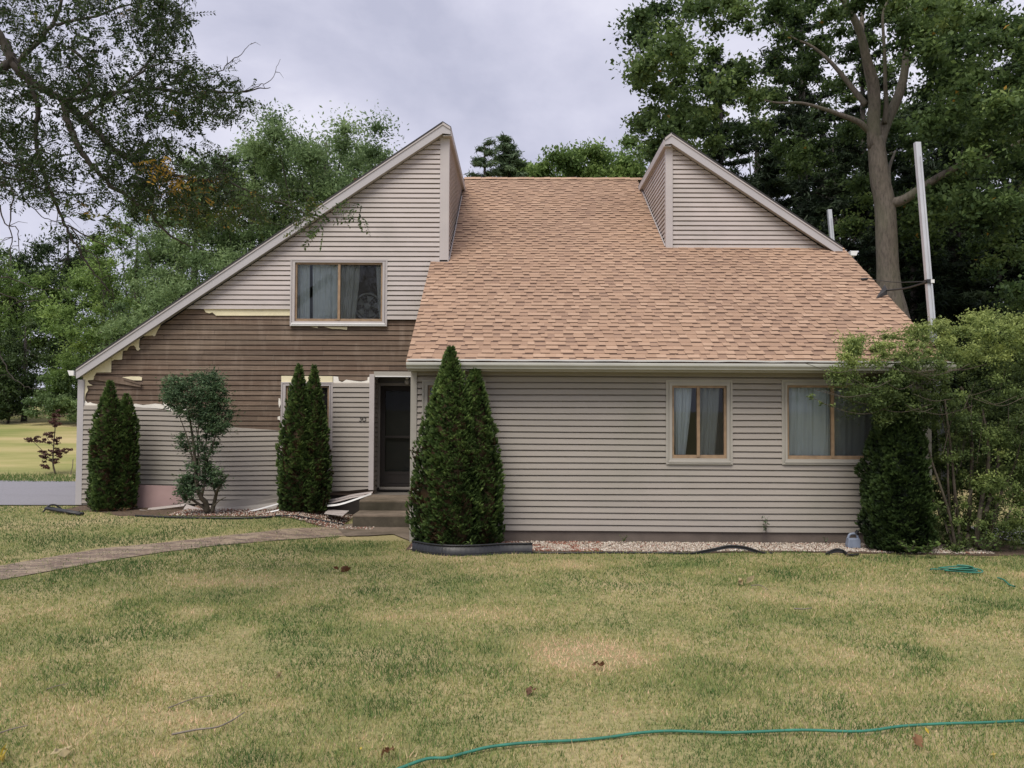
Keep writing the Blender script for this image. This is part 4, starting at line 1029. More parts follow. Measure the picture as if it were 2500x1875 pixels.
for i in range(64):
    t = i/63; a = t*6.283*4.2; r = .175+.035*math.sin(t*9)
    pts.append(hc+Vector((r*1.15*math.cos(a)+.06*math.sin(t*5), r*.62*math.sin(a), .03+.055*t+.01*math.sin(a*2))))
pts = [hc+Vector((-.36, .10, .03)), hc+Vector((-.27, .14, .03))]+pts
wire(pts, .0105, 'coiled green garden hose on the lawn by the right shrub', 'hose', 'green garden hoses', 'garden_hose', M['hose'])
wire([og(a, b, .03) for a, b in ((2436, 1416), (2450, 1421), (2464, 1433), (2478, 1438))], .0105, 'short visible loop of green hose at the far right', 'hose', 'green garden hoses', 'garden_hose', M['hose'])

# ------------------------------------------------------------------ foliage
def leaves(C, size, asp, dirs=None, up=.0, rg=rng, normal_up=.4, shape=4):
    """diamond leaves at centres C; returns V, F"""
    n = len(C); s = size*rg.uniform(.65, 1.35, n)
    if dirs is None:
        d = rg.normal(0, 1, (n, 3)); d[:, 2] += up
    else: d = dirs+rg.normal(0, .35, (n, 3))
    d /= np.linalg.norm(d, axis=1)[:, None]+1e-9
    nr = rg.normal(0, 1, (n, 3)); nr[:, 2] += normal_up*2
    w = np.cross(d, nr); w /= np.linalg.norm(w, axis=1)[:, None]+1e-9
    nn = np.cross(w, d)
    h = (d*s[:, None]); ww = w*(s*asp)[:, None]
    V = np.empty((n, 4, 3), np.float32)
    V[:, 0] = C-h*.5; V[:, 1] = C+ww*.5+nn*(s*.06)[:, None]; V[:, 2] = C+h*.5; V[:, 3] = C-ww*.5+nn*(s*.06)[:, None]
    return V.reshape(-1, 3), np.arange(n*4).reshape(n, 4)
def clumps(rg, cen, rad, per, flat=.75, shell=.5):
    """points scattered through lumpy clumps; cen (k,3), rad (k,)"""
    k = len(cen); d = rg.normal(0, 1, (k, per, 3)); d /= np.linalg.norm(d, axis=2)[:, :, None]
    r = np.abs(rg.normal(0, .55, (k, per))); r = np.where(r > 1.15, r % 1.15, r); pts = cen[:, None]+d*(r*rad[:, None])[:, :, None]*np.array([1, 1, flat])
    return pts.reshape(-1, 3), d.reshape(-1, 3), np.repeat(np.arange(k), per)
def join(parts):
    V = []; F = []; T = []; o = 0
    for v, f, t in parts:
        V.append(v); F.append(f+o); T.append(t); o += len(v)
    return np.concatenate(V), np.concatenate(F), np.concatenate(T)

def arborvitae(px, py_tip, py_base, halfw, Yp, label, seed, mat=None, bend=0, n=20000, rough=1, prof=None):
    rg = np.random.default_rng(seed)
    tip = P(px+bend, py_tip, Yp); bx = P(px, py_base, Yp).x; gzv = float(gz(bx, Yp)); H = tip.z-gzv; Rm = halfw*Yp/FPX*(.88 if Yp > 15 else .97)
    root = empty('arborvitae', (bx, Yp, gzv), label, 'evergreen', 'columnar evergreens in front of the house')
    T = np.array(prof[0] if prof else [0, .06, .25, .45, .62, .78, .9, .97, 1.0]); Rr = np.array(prof[1] if prof else [.80, .93, 1.0, .92, .74, .48, .24, .10, .02])
    k = 5; ph = rg.uniform(0, 6.28, 12)
    def rad(t, a): return Rm*np.interp(t, T, Rr)*(1+.09*np.sin(3*a+ph[0]+t*5)+.08*np.sin(5*a+ph[1]-t*13)+.07*np.sin(8*a+ph[2]+t*29)+.05*np.sin(4*a+t*47+ph[3]))
    def cx(t): return bx+(tip.x-bx)*t
    # dark inner body
    na, nt_ = 22, 30; V = []; F = []
    for j in range(nt_+1):
        t = j/nt_*.97
        for i in range(na):
            a = i*6.2832/na; r = float(rad(t, a))*.80; V.append((float(cx(t))+r*math.cos(a), Yp+r*math.sin(a), gzv+.02+t*H))
    for j in range(nt_):
        for i in range(na): F.append((j*na+i, j*na+(i+1) % na, (j+1)*na+(i+1) % na, (j+1)*na+i))
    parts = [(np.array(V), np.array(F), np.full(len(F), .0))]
    # clumps of sprays
    m = n//5
    t = rg.random(m*3); keep = rg.random(m*3) < np.interp(t, T, Rr)*.95+.1; t = t[keep][:m]; m = len(t)
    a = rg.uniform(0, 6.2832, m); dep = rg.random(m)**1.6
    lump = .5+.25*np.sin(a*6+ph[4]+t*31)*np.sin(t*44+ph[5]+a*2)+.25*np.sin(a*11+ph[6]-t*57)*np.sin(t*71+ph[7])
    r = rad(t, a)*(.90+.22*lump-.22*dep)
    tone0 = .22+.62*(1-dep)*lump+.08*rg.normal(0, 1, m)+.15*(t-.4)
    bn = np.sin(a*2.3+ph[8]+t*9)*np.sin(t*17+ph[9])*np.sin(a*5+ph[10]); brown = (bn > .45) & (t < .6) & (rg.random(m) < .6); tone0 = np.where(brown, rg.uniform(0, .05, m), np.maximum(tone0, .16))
    C = np.stack([cx(t)+r*np.cos(a), Yp+r*np.sin(a), gzv+.03+t*H], 1)
    out = np.stack([np.cos(a), np.sin(a), rg.uniform(.6, 2.2, m)], 1); out /= np.linalg.norm(out, axis=1)[:, None]
    side = np.stack([-np.sin(a), np.cos(a), np.zeros(m)], 1)
    twist = rg.uniform(-1, 1, m)[:, None]; side = side*np.cos(twist)+np.array([0, 0, 1])*np.sin(twist)
    for q in range(9):
        f = (q-4)/4; L_ = rg.uniform(.045, .085, m)*rough
        d = out+side*f*.95; d /= np.linalg.norm(d, axis=1)[:, None]
        base = C+out*(abs(f)*-.0)
        w_ = np.cross(d, side+rg.normal(0, .3, (m, 3))); w_ /= np.linalg.norm(w_, axis=1)[:, None]; wd = L_*.13
        V4 = np.empty((m, 4, 3)); V4[:, 0] = base; V4[:, 1] = base+d*(L_*.5)[:, None]+w_*wd[:, None]+side*wd[:, None]*.6; V4[:, 2] = base+d*L_[:, None]; V4[:, 3] = base+d*(L_*.5)[:, None]-w_*wd[:, None]-side*wd[:, None]*.6
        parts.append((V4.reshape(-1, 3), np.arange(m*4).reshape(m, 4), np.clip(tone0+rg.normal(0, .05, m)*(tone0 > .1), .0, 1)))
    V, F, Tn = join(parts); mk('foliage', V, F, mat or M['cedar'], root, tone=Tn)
    m_ = MB(); m_.tube([(bx, Yp, gzv-.1), (bx, Yp, gzv+H*.5)], [.05, .03], 8); m_.build('trunk', M['bark_s'], root)
    return root
arborvitae(1090, 855, 1338, 82, 13.02, 'tallest evergreen, pointed, left of the pair by the right wall', 1, n=34000, bend=10)
arborvitae(1156, 900, 1334, 66, 13.25, 'shorter evergreen on the right of the pair by the right wall', 2, n=27000, bend=4)
arborvitae(721, 896, 1258, 47, 16.25, 'left stem of the twin evergreens before the lower window', 3, n=20000, bend=10)
arborvitae(762, 899, 1258, 42, 16.35, 'right stem of the twin evergreens before the lower window', 4, n=18000, bend=5)
arborvitae(263, 937, 1252, 47, 16.2, 'taller evergreen by the left corner of the house', 5, n=20000, bend=6, prof=([0, .06, .25, .5, .68, .8, .9, .97, 1], [.9, 1, 1, .96, .78, .5, .26, .12, .03]))
arborvitae(303, 968, 1252, 30, 16.3, 'thin shorter evergreen tucked beside the left corner one', 6, n=12000, bend=6, prof=([0, .06, .25, .5, .7, .85, .93, .97, 1], [.95, 1, 1, .96, .88, .6, .36, .16, .03]))
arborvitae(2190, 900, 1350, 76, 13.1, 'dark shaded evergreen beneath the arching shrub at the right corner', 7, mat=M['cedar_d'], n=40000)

# generic branch skeleton: trunk + limbs to clump centres
def limbs(mb, rg, base, crown_c, cen, r0, n=26):
    idx = rg.choice(len(cen), min(n, len(cen)), replace=False)
    for i in idx:
        c = cen[i]; t = rg.uniform(.25, .95); s = base+(crown_c-base)*t
        mid = s*.45+c*.55+np.array([0, 0, -.06])*np.linalg.norm(c-s)
        r = r0*(1-t*.7)*.38
        mb.tube([s, (s+mid)/2+rg.normal(0, .05, 3), mid, c], [r, r*.75, r*.5, r*.18], 5, cap=False)

def bg_tree(name, label, cat, group, base, H, Rx, crown_low, mat, seed, leaf_s, nleaf, k=70, flat=.7, asp=.55, barkm=None, lean=0, top=1.0):
    rg = np.random.default_rng(seed); bx, by = base; g = float(gz(bx, by))
    root = empty(name, (bx, by, g), label, cat, group)
    cz_ = g+H*(1+crown_low)/2; hz = H*(1-crown_low)/2
    d = rg.normal(0, 1, (k*2, 3)); d /= np.linalg.norm(d, axis=1)[:, None]
    r = rg.random(k*2)**.38
    cen = np.stack([bx+lean*(.5)+d[:, 0]*r*Rx*(.82), by+d[:, 1]*r*Rx*.8, cz_+d[:, 2]*r*hz*.86], 1)
    cen = cen[cen[:, 2] > g+.3][:k]
    rad = rg.uniform(.16, .30, len(cen))*Rx*(1.1-.25*(cen[:, 2]-cz_)/hz)
    per = max(20, int(nleaf*1.6)//len(cen)); pts, dd, ci = clumps(rg, cen, rad, per, flat, .55)
    ct = rg.normal(.5, .13, len(cen)); tone = ct[ci]+.16*dd[:, 2]+rg.normal(0, .09, len(pts))
    V, F = leaves(pts, leaf_s*.8, asp, rg=rg)
    mk('crown', V, F, mat, root, tone=np.clip(tone, 0, 1))
    m = MB(); b0 = np.array([bx, by, g-.2]); top_ = np.array([bx+lean, by, g+H*.86]); r0 = H*.022
    m.tube([b0, b0*.7+top_*.3+np.array([.15, 0, 0]), b0*.4+top_*.6, top_], [r0*1.3, r0, r0*.6, r0*.15], 8)
    limbs(m, rg, b0, top_, cen, r0*.9)
    m.build('trunk', barkm or M['bark_d'], root, smooth=True)
    return root
def pine_tree(name, label, group, base, H, Rx, seed, mat, low=.1, nl=60, gap=0.12, cat='pine tree', leaf_s=.28, per=150):
    per = int(per*1.25); rg = np.random.default_rng(seed); bx, by = base; g = float(gz(bx, by))
    root = empty(name, (bx, by, g), label, cat, group); m = MB(); P_, T_, D_ = [], [], []
    m.tube([(bx, by, g-.2), (bx+.05, by, g+H*.5), (bx, by, g+H)], [H*.018, H*.012, .03], 8)
    for i in range(nl):
        t = low+(1-low)*(i+rg.random())/nl; a = rg.uniform(0, 6.28); L_ = Rx*(1-t)**.75*rg.uniform(.6, 1.15)+.3
        z0 = g+H*t; e = np.array([bx+math.cos(a)*L_, by+math.sin(a)*L_, z0+L_*rg.uniform(-.12, .3)*(.3+t)])
        s = np.array([bx, by, z0]); m.tube([s, (s+e)/2+np.array([0, 0, -.05*L_]), e], [.05*(1-t)+.02, .03*(1-t)+.012, .008], 4, cap=False)
        n = int(per*(.35+L_/Rx)); u = rg.random(n)**.6; off = rg.normal(0, 1, (n, 3))*np.array([.22, .22, .10])*(.5+.6*u[:, None])*max(.5, L_*.38)
        P_.append(s+(e-s)*u[:, None]+off); tt = rg.normal(.45, .15); T_.append(tt+rg.normal(0, .1, n)+off[:, 2]*.4)
        D_.append(np.tile((e-s)/L_, (n, 1))+rg.normal(0, .7, (n, 3)))
    pts = np.concatenate(P_); V, F = leaves(pts, leaf_s, .17, dirs=np.concatenate(D_), rg=rg)
    mk('crown', V, F, mat, root, tone=np.clip(np.concatenate(T_), 0, 1)); m.build('trunk', M['bark_d'], root, smooth=True); return root
def at(px, Yp): return (P(px, 900, Yp).x, Yp)
def hgt(px, py, Yp): p = P(px, py, Yp); return p.z-float(gz(p.x, Yp))
G1 = 'trees of the wood behind the house'
# left: feathery locust-like trees
for i, (px, py, Yd, rx, low, mt, ls, nl, lab) in enumerate([
    (790, 232, 36, 5.2, .34, 'locust_far', .20, 38000, 'feathery pale green tree right behind the left roof slope, tallest there'),
    (610, 300, 37, 4.4, .30, 'locust_far', .20, 34000, 'feathery tree just left of the tallest one behind the left roof'),
    (470, 400, 39, 4.2, .20, 'locust_far', .20, 20000, 'grey green feathery tree behind the middle of the left roof slope'),
    (925, 310, 40, 2.8, .4, 'locust_far', .20, 16000, 'narrow feathery crown beside the left dormer peak'),
    (330, 500, 40, 3.8, .1, 'bright', .20, 18000, 'bright green tree above the gutter end at the left'),
    (160, 520, 50, 5.0, .1, 'darktree', .26, 18000, 'dark round topped tree far at the left, under the hanging branch'),
    (20, 560, 47, 4.8, .1, 'bright', .24, 18000, 'bright leafy tree at the left edge of the field'),
    (-110, 500, 48, 5.5, .1, 'darktree', .26, 14000, 'dark tree cut by the left edge of the picture'),
    (250, 600, 42, 3.6, .05, 'bright', .20, 16000, 'yellow green lower tree in the middle of the left wood'),
    (560, 560, 34, 3.6, .05, 'locust_far', .18, 18000, 'low feathery tree filling the gap above the left roof slope'),
    (400, 650, 36, 3.2, .05, 'locust_far', .18, 15000, 'grey green tree close behind the lower left roof slope')]):
    bg_tree('leafy_tree', lab, 'tree', G1, at(px, Yd), hgt(px, py, Yd), rx, low, M[mt], 100+i, ls, nl, k=80, asp=.4)
G2 = 'bushes along the edge of the left field'
for i, (px, py, Yd, rx, mt, lab) in enumerate([
    (60, 760, 43.5, 3.2, 'darktree', 'dark green bush at the far left edge of the field'),
    (200, 820, 42.8, 2.4, 'bright', 'grey green rounded bush behind the red maple sapling'),
    (-60, 820, 43, 3.0, 'bright', 'leafy bush cut by the left picture edge'),
    (130, 900, 41.8, 1.7, 'locust_far', 'low pale bush at the foot of the left wood'),
    (270, 760, 42, 3, 'darktree', 'dark bush next to the left gutter end'),
    (20, 900, 42.2, 2.0, 'darktree', 'low dark bush at the left wood edge'),
    (220, 930, 41, 1.5, 'locust_far', 'small pale bush beside the house corner at the field edge')]):
    bg_tree('bush', lab, 'bush', G2, at(px, Yd), hgt(px, py, Yd), rx, 0.0, M[mt], 140+i, .18, 9000, k=40, asp=.5)
# middle, over the ridge
G3 = 'trees showing above the roof ridge'
pine_tree('pine_tree', 'thin bluish pine top just right of the left dormer', G3, at(1180, 33), hgt(1180, 352, 33), 1.5, 201, M['pine_l'], .4, 60, leaf_s=.24, per=160)
pine_tree('pine_tree', 'fuller bluish pine top above the roof ridge', G3, at(1240, 34), hgt(1244, 340, 34), 2.0, 202, M['pine_l'], .4, 110, leaf_s=.26, per=230)
for i, (px, py, Yd, rx, lab) in enumerate([(1345, 335, 36, 3.0, 'low bright green tree above the ridge beside the pines'), (1440, 300, 37, 3.6, 'tallest bright green tree above the roof ridge'), (1545, 300, 38, 3.4, 'bright green tree above the ridge beside the right dormer'), (1262, 350, 35.5, 2.6, 'small bright green crown between pines and taller tree')]):
    bg_tree('leafy_tree', lab, 'tree', G3, at(px, Yd), hgt(px, py, Yd), rx, .30, M['bright'], 210+i, .24, 40000, k=110, asp=.45)
# right: dark pines
G4 = 'dark pines behind the right side of the house'
for i, (px, py, Yd, rx, lab) in enumerate([
    (1760, 130, 37, 4.2, 'dark pine directly behind the right dormer slope'),
    (1960, -40, 38, 5.0, 'tall dark pine left of the big forked trunk'),
    (2110, 60, 36, 4.4, 'dark pine right behind the forked trunk'),
    (2330, 40, 34, 4.8, 'dark pine between the forked trunk and the right edge'),
    (2500, 100, 32, 4.6, 'dark pine at the right picture edge'),
    (1880, 380, 33, 3.6, 'lower dark pine behind the right end of the dormer'),
    (2230, 420, 30, 3.6, 'low dark pine behind the tall leaning post'),
    (2440, 480, 28, 3.6, 'low dark pine above the right shrub'),
    (1660, 330, 40, 3.2, 'dark pine partly hidden by the right dormer peak')]):
    pine_tree('pine_tree', lab, G4, at(px, Yd), hgt(px, py, Yd), rx, 300+i, M['pine'], .04, 120, leaf_s=.34, per=300)
for i, (px, py, Yd, rx, lab) in enumerate([(2150, 620, 40, 4.5, 'lit undergrowth tree seen between the dark pines'), (2420, 640, 38, 4.5, 'lit undergrowth tree behind the right shrub'), (1900, 600, 42, 4.5, 'lit undergrowth tree beyond the right dormer'), (2600, 700, 24, 3.0, 'green tree far right behind the shrub')]):
    bg_tree('leafy_tree', lab, 'tree', G1, at(px, Yd), hgt(px, py, Yd), rx, .0, M['bright'] if i != 3 else M['darktree'], 330+i, .22, 16000, k=60, asp=.45)

for i, (px, py, Yd, rx) in enumerate([(1700, 260, 50, 5.5), (1850, 150, 52, 6), (2010, 120, 50, 6), (2180, 140, 52, 6), (2350, 120, 48, 6), (2520, 160, 46, 6)]):
    bg_tree('leafy_tree', ['farthest dark tree left of the forked trunk', 'far dark tree behind the tall pine', 'far dark tree beside the forked trunk', 'far dark tree right of the forked trunk', 'far dark tree above the leaning post', 'far dark tree at the right picture edge'][i], 'tree', G1, at(px, Yd), hgt(px, py, Yd), rx, .0, M['darktree'], 380+i, .34, 15000, k=90, asp=.6)
# the big forked tree
rg = np.random.default_rng(55)
YB = 25.0
f7 = lambda a, b: P(2000+a/3.318, b/3.318, YB)
bt = empty('forked_tree', (P(2175, 800, YB).x, YB, 0), 'big grey trunked tree forking above the roof at the right', 'tree')
m = MB()
tr = [P(2205, 1340, YB), P(2200, 1000, YB), P(2196, 860, YB), P(2182, 770, YB), P(2170, 700, YB), P(2165, 600, YB), P(2160, 500, YB), f7(490, 1450), f7(470, 1250), f7(450, 1120)]
m.tube(spline(tr, 4), [r_*1.0 for r_ in np.interp(np.linspace(0, 1, 37), [0, .3, .42, .5, .62, .8, 1], [.58, .45, .37, .32, .31, .28, .24])], 16)
def limb(pts, r0, r1, dy=0):
    s = spline([(p.x, p.y+dy*i/len(pts), p.z) for i, p in enumerate(pts)], 5); m.tube(s, list(np.linspace(r0, r1, len(s))), 10)
    return s
limb([f7(450, 1200), f7(425, 1000), f7(420, 850), f7(395, 700), f7(330, 540), f7(260, 330), f7(150, 150), f7(10, -60)], .22, .08, -1)
limb([f7(470, 1250), f7(520, 1080), f7(590, 930), f7(680, 760), f7(740, 600), f7(780, 420), f7(800, 250), f7(830, -50)], .20, .08, 1)
limb([f7(440, 1000), f7(450, 800), f7(450, 640), f7(430, 450), f7(420, 200), f7(440, -50)], .15, .06, 1)
limb([f7(530, 1000), f7(535, 850), f7(520, 700), f7(510, 500), f7(490, 300), f7(480, 150), f7(520, 20), f7(540, -150)], .08, .02, -.5)
limb([f7(400, 1060), f7(300, 1000), f7(150, 960), f7(0, 925), f7(-200, 890), f7(-420, 900), f7(-620, 860)], .10, .012, -1)
limb([f7(500, 1659), f7(640, 1640), f7(760, 1560), f7(900, 1470), f7(1080, 1380), f7(1250, 1330), f7(1450, 1240), f7(1650, 1100)], .17, .02, -2)
limb([f7(380, 850), f7(300, 720), f7(200, 560), f7(100, 420), f7(-20, 300), f7(-150, 220), f7(-300, 60)], .10, .012, 1.0)
limb([f7(560, 1500), f7(620, 1350), f7(700, 1240), f7(800, 1100)], .09, .03, 2)
# twigs carrying the left part of the crown
cen = []
def blob(px0, px1, py0, py1, n, y0=YB-4, y1=YB+4):
    for _ in range(n):
        yy = rg.uniform(y0, y1); p = P(rg.uniform(px0, px1), rg.uniform(py0, py1), yy); cen.append((p.x, p.y, p.z))
blob(1740, 2560, -260, 60, 60); blob(1600, 1900, 0, 240, 34); blob(1560, 1700, 20, 330, 24); blob(1540, 1600, 40, 110, 6); blob(1525, 1580, 150, 215, 5)
blob(1590, 1760, 260, 390, 18); blob(1850, 2080, 0, 240, 22, YB, YB+5); blob(2060, 2260, -60, 330, 26, YB+1.5, YB+5); blob(2000, 2260, -60, 120, 12, YB-3, YB-1); blob(2250, 2560, 0, 330, 95, YB-5, YB+2); blob(2280, 2560, 300, 560, 40, YB-5, YB+2); blob(2380, 2560, 500, 760, 26, YB-5, YB+1)
blob(1800, 2080, 300, 420, 14, YB, YB+4); blob(2060, 2120, 250, 560, 7, YB+.5, YB+3); blob(2200, 2300, 330, 620, 12, YB+1, YB+4)
cen = np.array(cen); rad_ = rg.uniform(.45, .95, len(cen))
LP = [np.array(f7(a, b)) for a, b in ((420, 850), (395, 700), (330, 540), (260, 330), (150, 150), (10, -60), (680, 760), (780, 420), (830, -50), (430, 450), (440, -50), (0, 925), (150, 960), (1250, 1330), (1080, 1380))]
for i in range(0, len(cen), 3):
    c = cen[i]; s = min(LP, key=lambda q: np.linalg.norm(q-c))
    if np.linalg.norm(s-c) > 3.2: continue; md = (s+c)/2+np.array([0, 0, .4]); m.tube([s, md, c], [.035, .022, .008], 5, cap=False)
m.build('trunk', M['bark'], bt, smooth=True)
pts, dd, ci = clumps(rg, cen, rad_, 330, .65, .6)
tone = rg.normal(.42, .12, len(cen))[ci]+.10*dd[:, 2]+rg.normal(0, .09, len(pts)); tone = np.clip(tone, 0, .78); tone[rg.random(len(pts)) < .003] = 1
V, F = leaves(pts, .135, .62, rg=rg, normal_up=.7); mk('crown', V, F, M['big'], bt, tone=tone)

# burning bush
rg = np.random.default_rng(77)
YBB = 16.05
gb_ = og(505, 1258); YBB = gb_.y
bb = empty('burning_bush', (gb_.x, YBB, gb_.z), 'bare stemmed round topped shrub between the left evergreens', 'shrub')
b_px = lambda a, b, dy=0: Vector(P(380+a/2.442, 880+b/2.442, YBB+dy))
m = MB()
for pts_, r0, r1 in [([(310, 905), (300, 850), (270, 815), (245, 740), (238, 640), (228, 520), (215, 420), (200, 330), (180, 260)], .055, .012),
                     ([(310, 905), (290, 880), (240, 845), (190, 810), (160, 770)], .04, .01), ([(335, 905), (350, 850), (360, 800), (375, 760), (410, 710), (435, 680)], .045, .010),
                     ([(345, 870), (380, 835), (420, 815)], .015, .006), ([(250, 740), (262, 640), (250, 520), (255, 400), (270, 300)], .022, .008), ([(240, 700), (222, 600), (200, 500), (175, 420), (140, 330)], .02, .007),
                     ([(290, 700), (300, 620), (290, 540), (262, 470), (240, 400)], .02, .008), ([(292, 640), (320, 560), (345, 490), (370, 400), (380, 300)], .018, .007), ([(290, 660), (298, 560), (305, 450), (320, 320)], .016, .006),
                     ([(270, 830), (285, 760), (292, 700), (290, 630)], .03, .022), ([(360, 800), (340, 740), (345, 680)], .02, .008), ([(238, 600), (180, 520), (140, 480)], .01, .004), ([(235, 560), (175, 560)], .008, .004)]:
    s = spline([b_px(a, b, rg.uniform(-.12, .12)) for a, b in pts_], 4); m.tube(s, list(np.linspace(r0, r1, len(s))), 7)
m.build('stem', M['bark_s'], bb, smooth=True)
cen = []
def bl(n, cx_, cy_, rx, ry, dy=.35):
    for _ in range(n):
        a = rg.uniform(0, 6.28); r = rg.random()**.5; p = b_px(cx_+rx*r*math.cos(a), cy_+ry*r*math.sin(a), rg.uniform(-dy, dy)); cen.append(tuple(p))
bl(120, 255, 220, 170, 140); bl(60, 350, 320, 110, 115); bl(26, 110, 160, 65, 80); bl(16, 330, 120, 60, 55); bl(8, 80, 260, 40, 50); bl(10, 340, 400, 60, 50)
bl(34, 210, 740, 65, 70, .2); bl(28, 330, 700, 70, 60, .2); bl(14, 270, 620, 60, 60, .15); bl(12, 300, 500, 70, 60, .2); bl(8, 170, 790, 40, 40, .2); bl(7, 200, 560, 60, 90, .15); bl(6, 160, 480, 30, 40, .1)
cen = np.array(cen); pts, dd, ci = clumps(rg, cen, rg.uniform(.13, .26, len(cen)), 60, .8, .6)
dirs = dd*.4+np.array([0, 0, .1]); dirs[:, 0] += .5*np.sign(pts[:, 0]-gb_.x)
tone = rg.normal(.45, .12, len(cen))[ci]+.2*dd[:, 2]+rg.normal(0, .1, len(pts))
V, F = leaves(pts, .058, .42, dirs=dirs, rg=rg, normal_up=.8); mk('foliage', V, F, M['bush'], bb, tone=np.clip(tone, 0, 1))

# large arching shrub at the right
rg = np.random.default_rng(88)
YS = 12.3
sb = og(2370, 1345); YS = sb.y
sh = empty('arching_shrub', (sb.x, sb.y, 0), 'large many stemmed shrub arching over the right end of the house', 'shrub')
s_px = lambda a, b, dy=0: Vector(P(2150+a/3.317, 900+b/3.317, YS+dy))
m = MB()
stems = [([(600, 1470), (540, 1300), (470, 1150), (400, 1020), (330, 850), (285, 690), (200, 520)], .022, .012), ([(610, 1470), (560, 1200), (500, 1000), (430, 800), (380, 640), (300, 480)], .026, .014),
         ([(690, 1490), (710, 1300), (725, 1050), (735, 850), (740, 600), (720, 350), (650, 150)], .038, .018), ([(800, 1450), (830, 1300), (860, 1150), (900, 1000), (940, 850), (960, 600)], .045, .02),
         ([(770, 1440), (800, 1200), (830, 1000), (870, 800), (870, 600), (820, 300)], .04, .018), ([(650, 1480), (630, 1250), (600, 1000), (580, 760), (550, 500), (520, 250)], .03, .014),
         ([(560, 1480), (560, 1200), (545, 900), (540, 600), (480, 300)], .022, .012), ([(900, 1480), (960, 1350), (1030, 1200), (1100, 1000), (1200, 700)], .02, .01), ([(930, 1500), (900, 1350), (940, 1200), (1000, 1050)], .012, .006),
         ([(850, 1450), (900, 1250), (980, 1000), (1080, 800), (1150, 500)], .03, .012)]
for pts_, r0, r1 in stems:
    s = spline([s_px(a, b, rg.uniform(-.25, .25)) for a, b in pts_], 4); m.tube(s, list(np.linspace(r0, r1, len(s))), 7)
m.tube(spline([P(2190, 985, YS-.5), P(2120, 1010, YS-.65), P(2050, 1000, YS-.7), P(1985, 972, YS-.7)], 5), .005, 5, cap=False)
for _ in range(20):    # thin arching bare twigs
    x0 = rg.uniform(2120, 2420); y0 = rg.uniform(880, 1000); dx = rg.uniform(60, 160)*rg.choice([-1, -1, 1]); dr = rg.uniform(10, 70); dy = rg.uniform(-1.0, -.3)
    p = [P(x0, y0, YS+dy), P(x0+dx*.5, y0+dr*.3, YS+dy-.1), P(x0+dx, y0+dr*.2-15, YS+dy-.15)]
    m.tube(spline([q for q in p], 5), [.0045]*11, 4, cap=False)
for _ in range(40):
    x0 = rg.uniform(2300, 2480); y0 = rg.uniform(960, 1330); p = [P(x0, y0, YS+rg.uniform(-.5, .6)), P(x0+rg.uniform(-50, 50), y0-rg.uniform(40, 130), YS+rg.uniform(-.5, .6))]
    m.tube([p[0], p[0].lerp(p[1], .5), p[1]], [.006, .005, .003], 4, cap=False)
m.build('stem', M['bark_s'], sh, smooth=True)
cen = []; ct = []
def bs(n, px0, px1, py0, py1, y0, y1, tn, slope=0):
    for _ in range(n):
        u = rg.random(); p = P(px0+(px1-px0)*u, rg.uniform(py0, py1)+slope*u, YS+rg.uniform(y0, y1)); cen.append(tuple(p)); ct.append(tn+rg.normal(0, .08))
bs(30, 2060, 2250, 835, 900, -.9, .5, .72, -40); bs(44, 2060, 2300, 880, 970, -.9, .6, .40); bs(60, 2230, 2540, 800, 880, -.9, 1.2, .76); bs(26, 2280, 2540, 775, 830, -.6, 1.0, .8)
bs(70, 2220, 2540, 870, 990, -.9, 1.2, .42); bs(40, 2240, 2540, 980, 1080, -.6, 1.2, .32); bs(30, 2080, 2260, 950, 1040, -.7, .2, .38); bs(34, 2300, 2580, 1000, 1120, -.5, 1.4, .45); bs(5, 2018, 2065, 880, 960, -.7, -.2, .5); ext = 3; [(cen.append(tuple(P(a, b, YS-.7))), ct.append(.6)) for a, b in ((1980, 968), (2004, 985), (2030, 990))]
bs(64, 2310, 2580, 1040, 1200, -.4, 1.4, .46); bs(54, 2380, 2580, 1150, 1335, -.4, 1.4, .56); bs(44, 2270, 2420, 1050, 1300, .3, 1.4, .34); bs(26, 2270, 2420, 1230, 1345, -.3, .6, .45); bs(150, 2270, 2620, 960, 1340, .5, 1.9, .34); bs(40, 2400, 2580, 980, 1300, -.6, .4, .55); bs(8, 2300, 2440, 1310, 1345, -.35, .3, .5); bs(5, 2040, 2110, 820, 880, -.8, .2, .6)
bs(5, 2350, 2420, 760, 790, -.2, .8, .85); bs(4, 2480, 2540, 770, 800, -.2, .8, .85)
cen = np.array(cen); ct = np.array(ct); rd_ = rg.uniform(.14, .27, len(cen)); kk = (cen[:, 0] < P(2045, 950, YS-.7).x); rd_[kk] = .07; pts, dd, ci = clumps(rg, cen, rd_, 210, .75, .6); keep = ~kk[ci] | (rg.random(len(ci)) < .16); pts, dd, ci = pts[keep], dd[keep], ci[keep]
tone = ct[ci]+.18*dd[:, 2]+rg.normal(0, .1, len(pts)); V, F = leaves(pts, .046, .5, rg=rg, normal_up=.7); mk('foliage', V, F, M['shrub'], sh, tone=np.clip(tone, 0, 1))

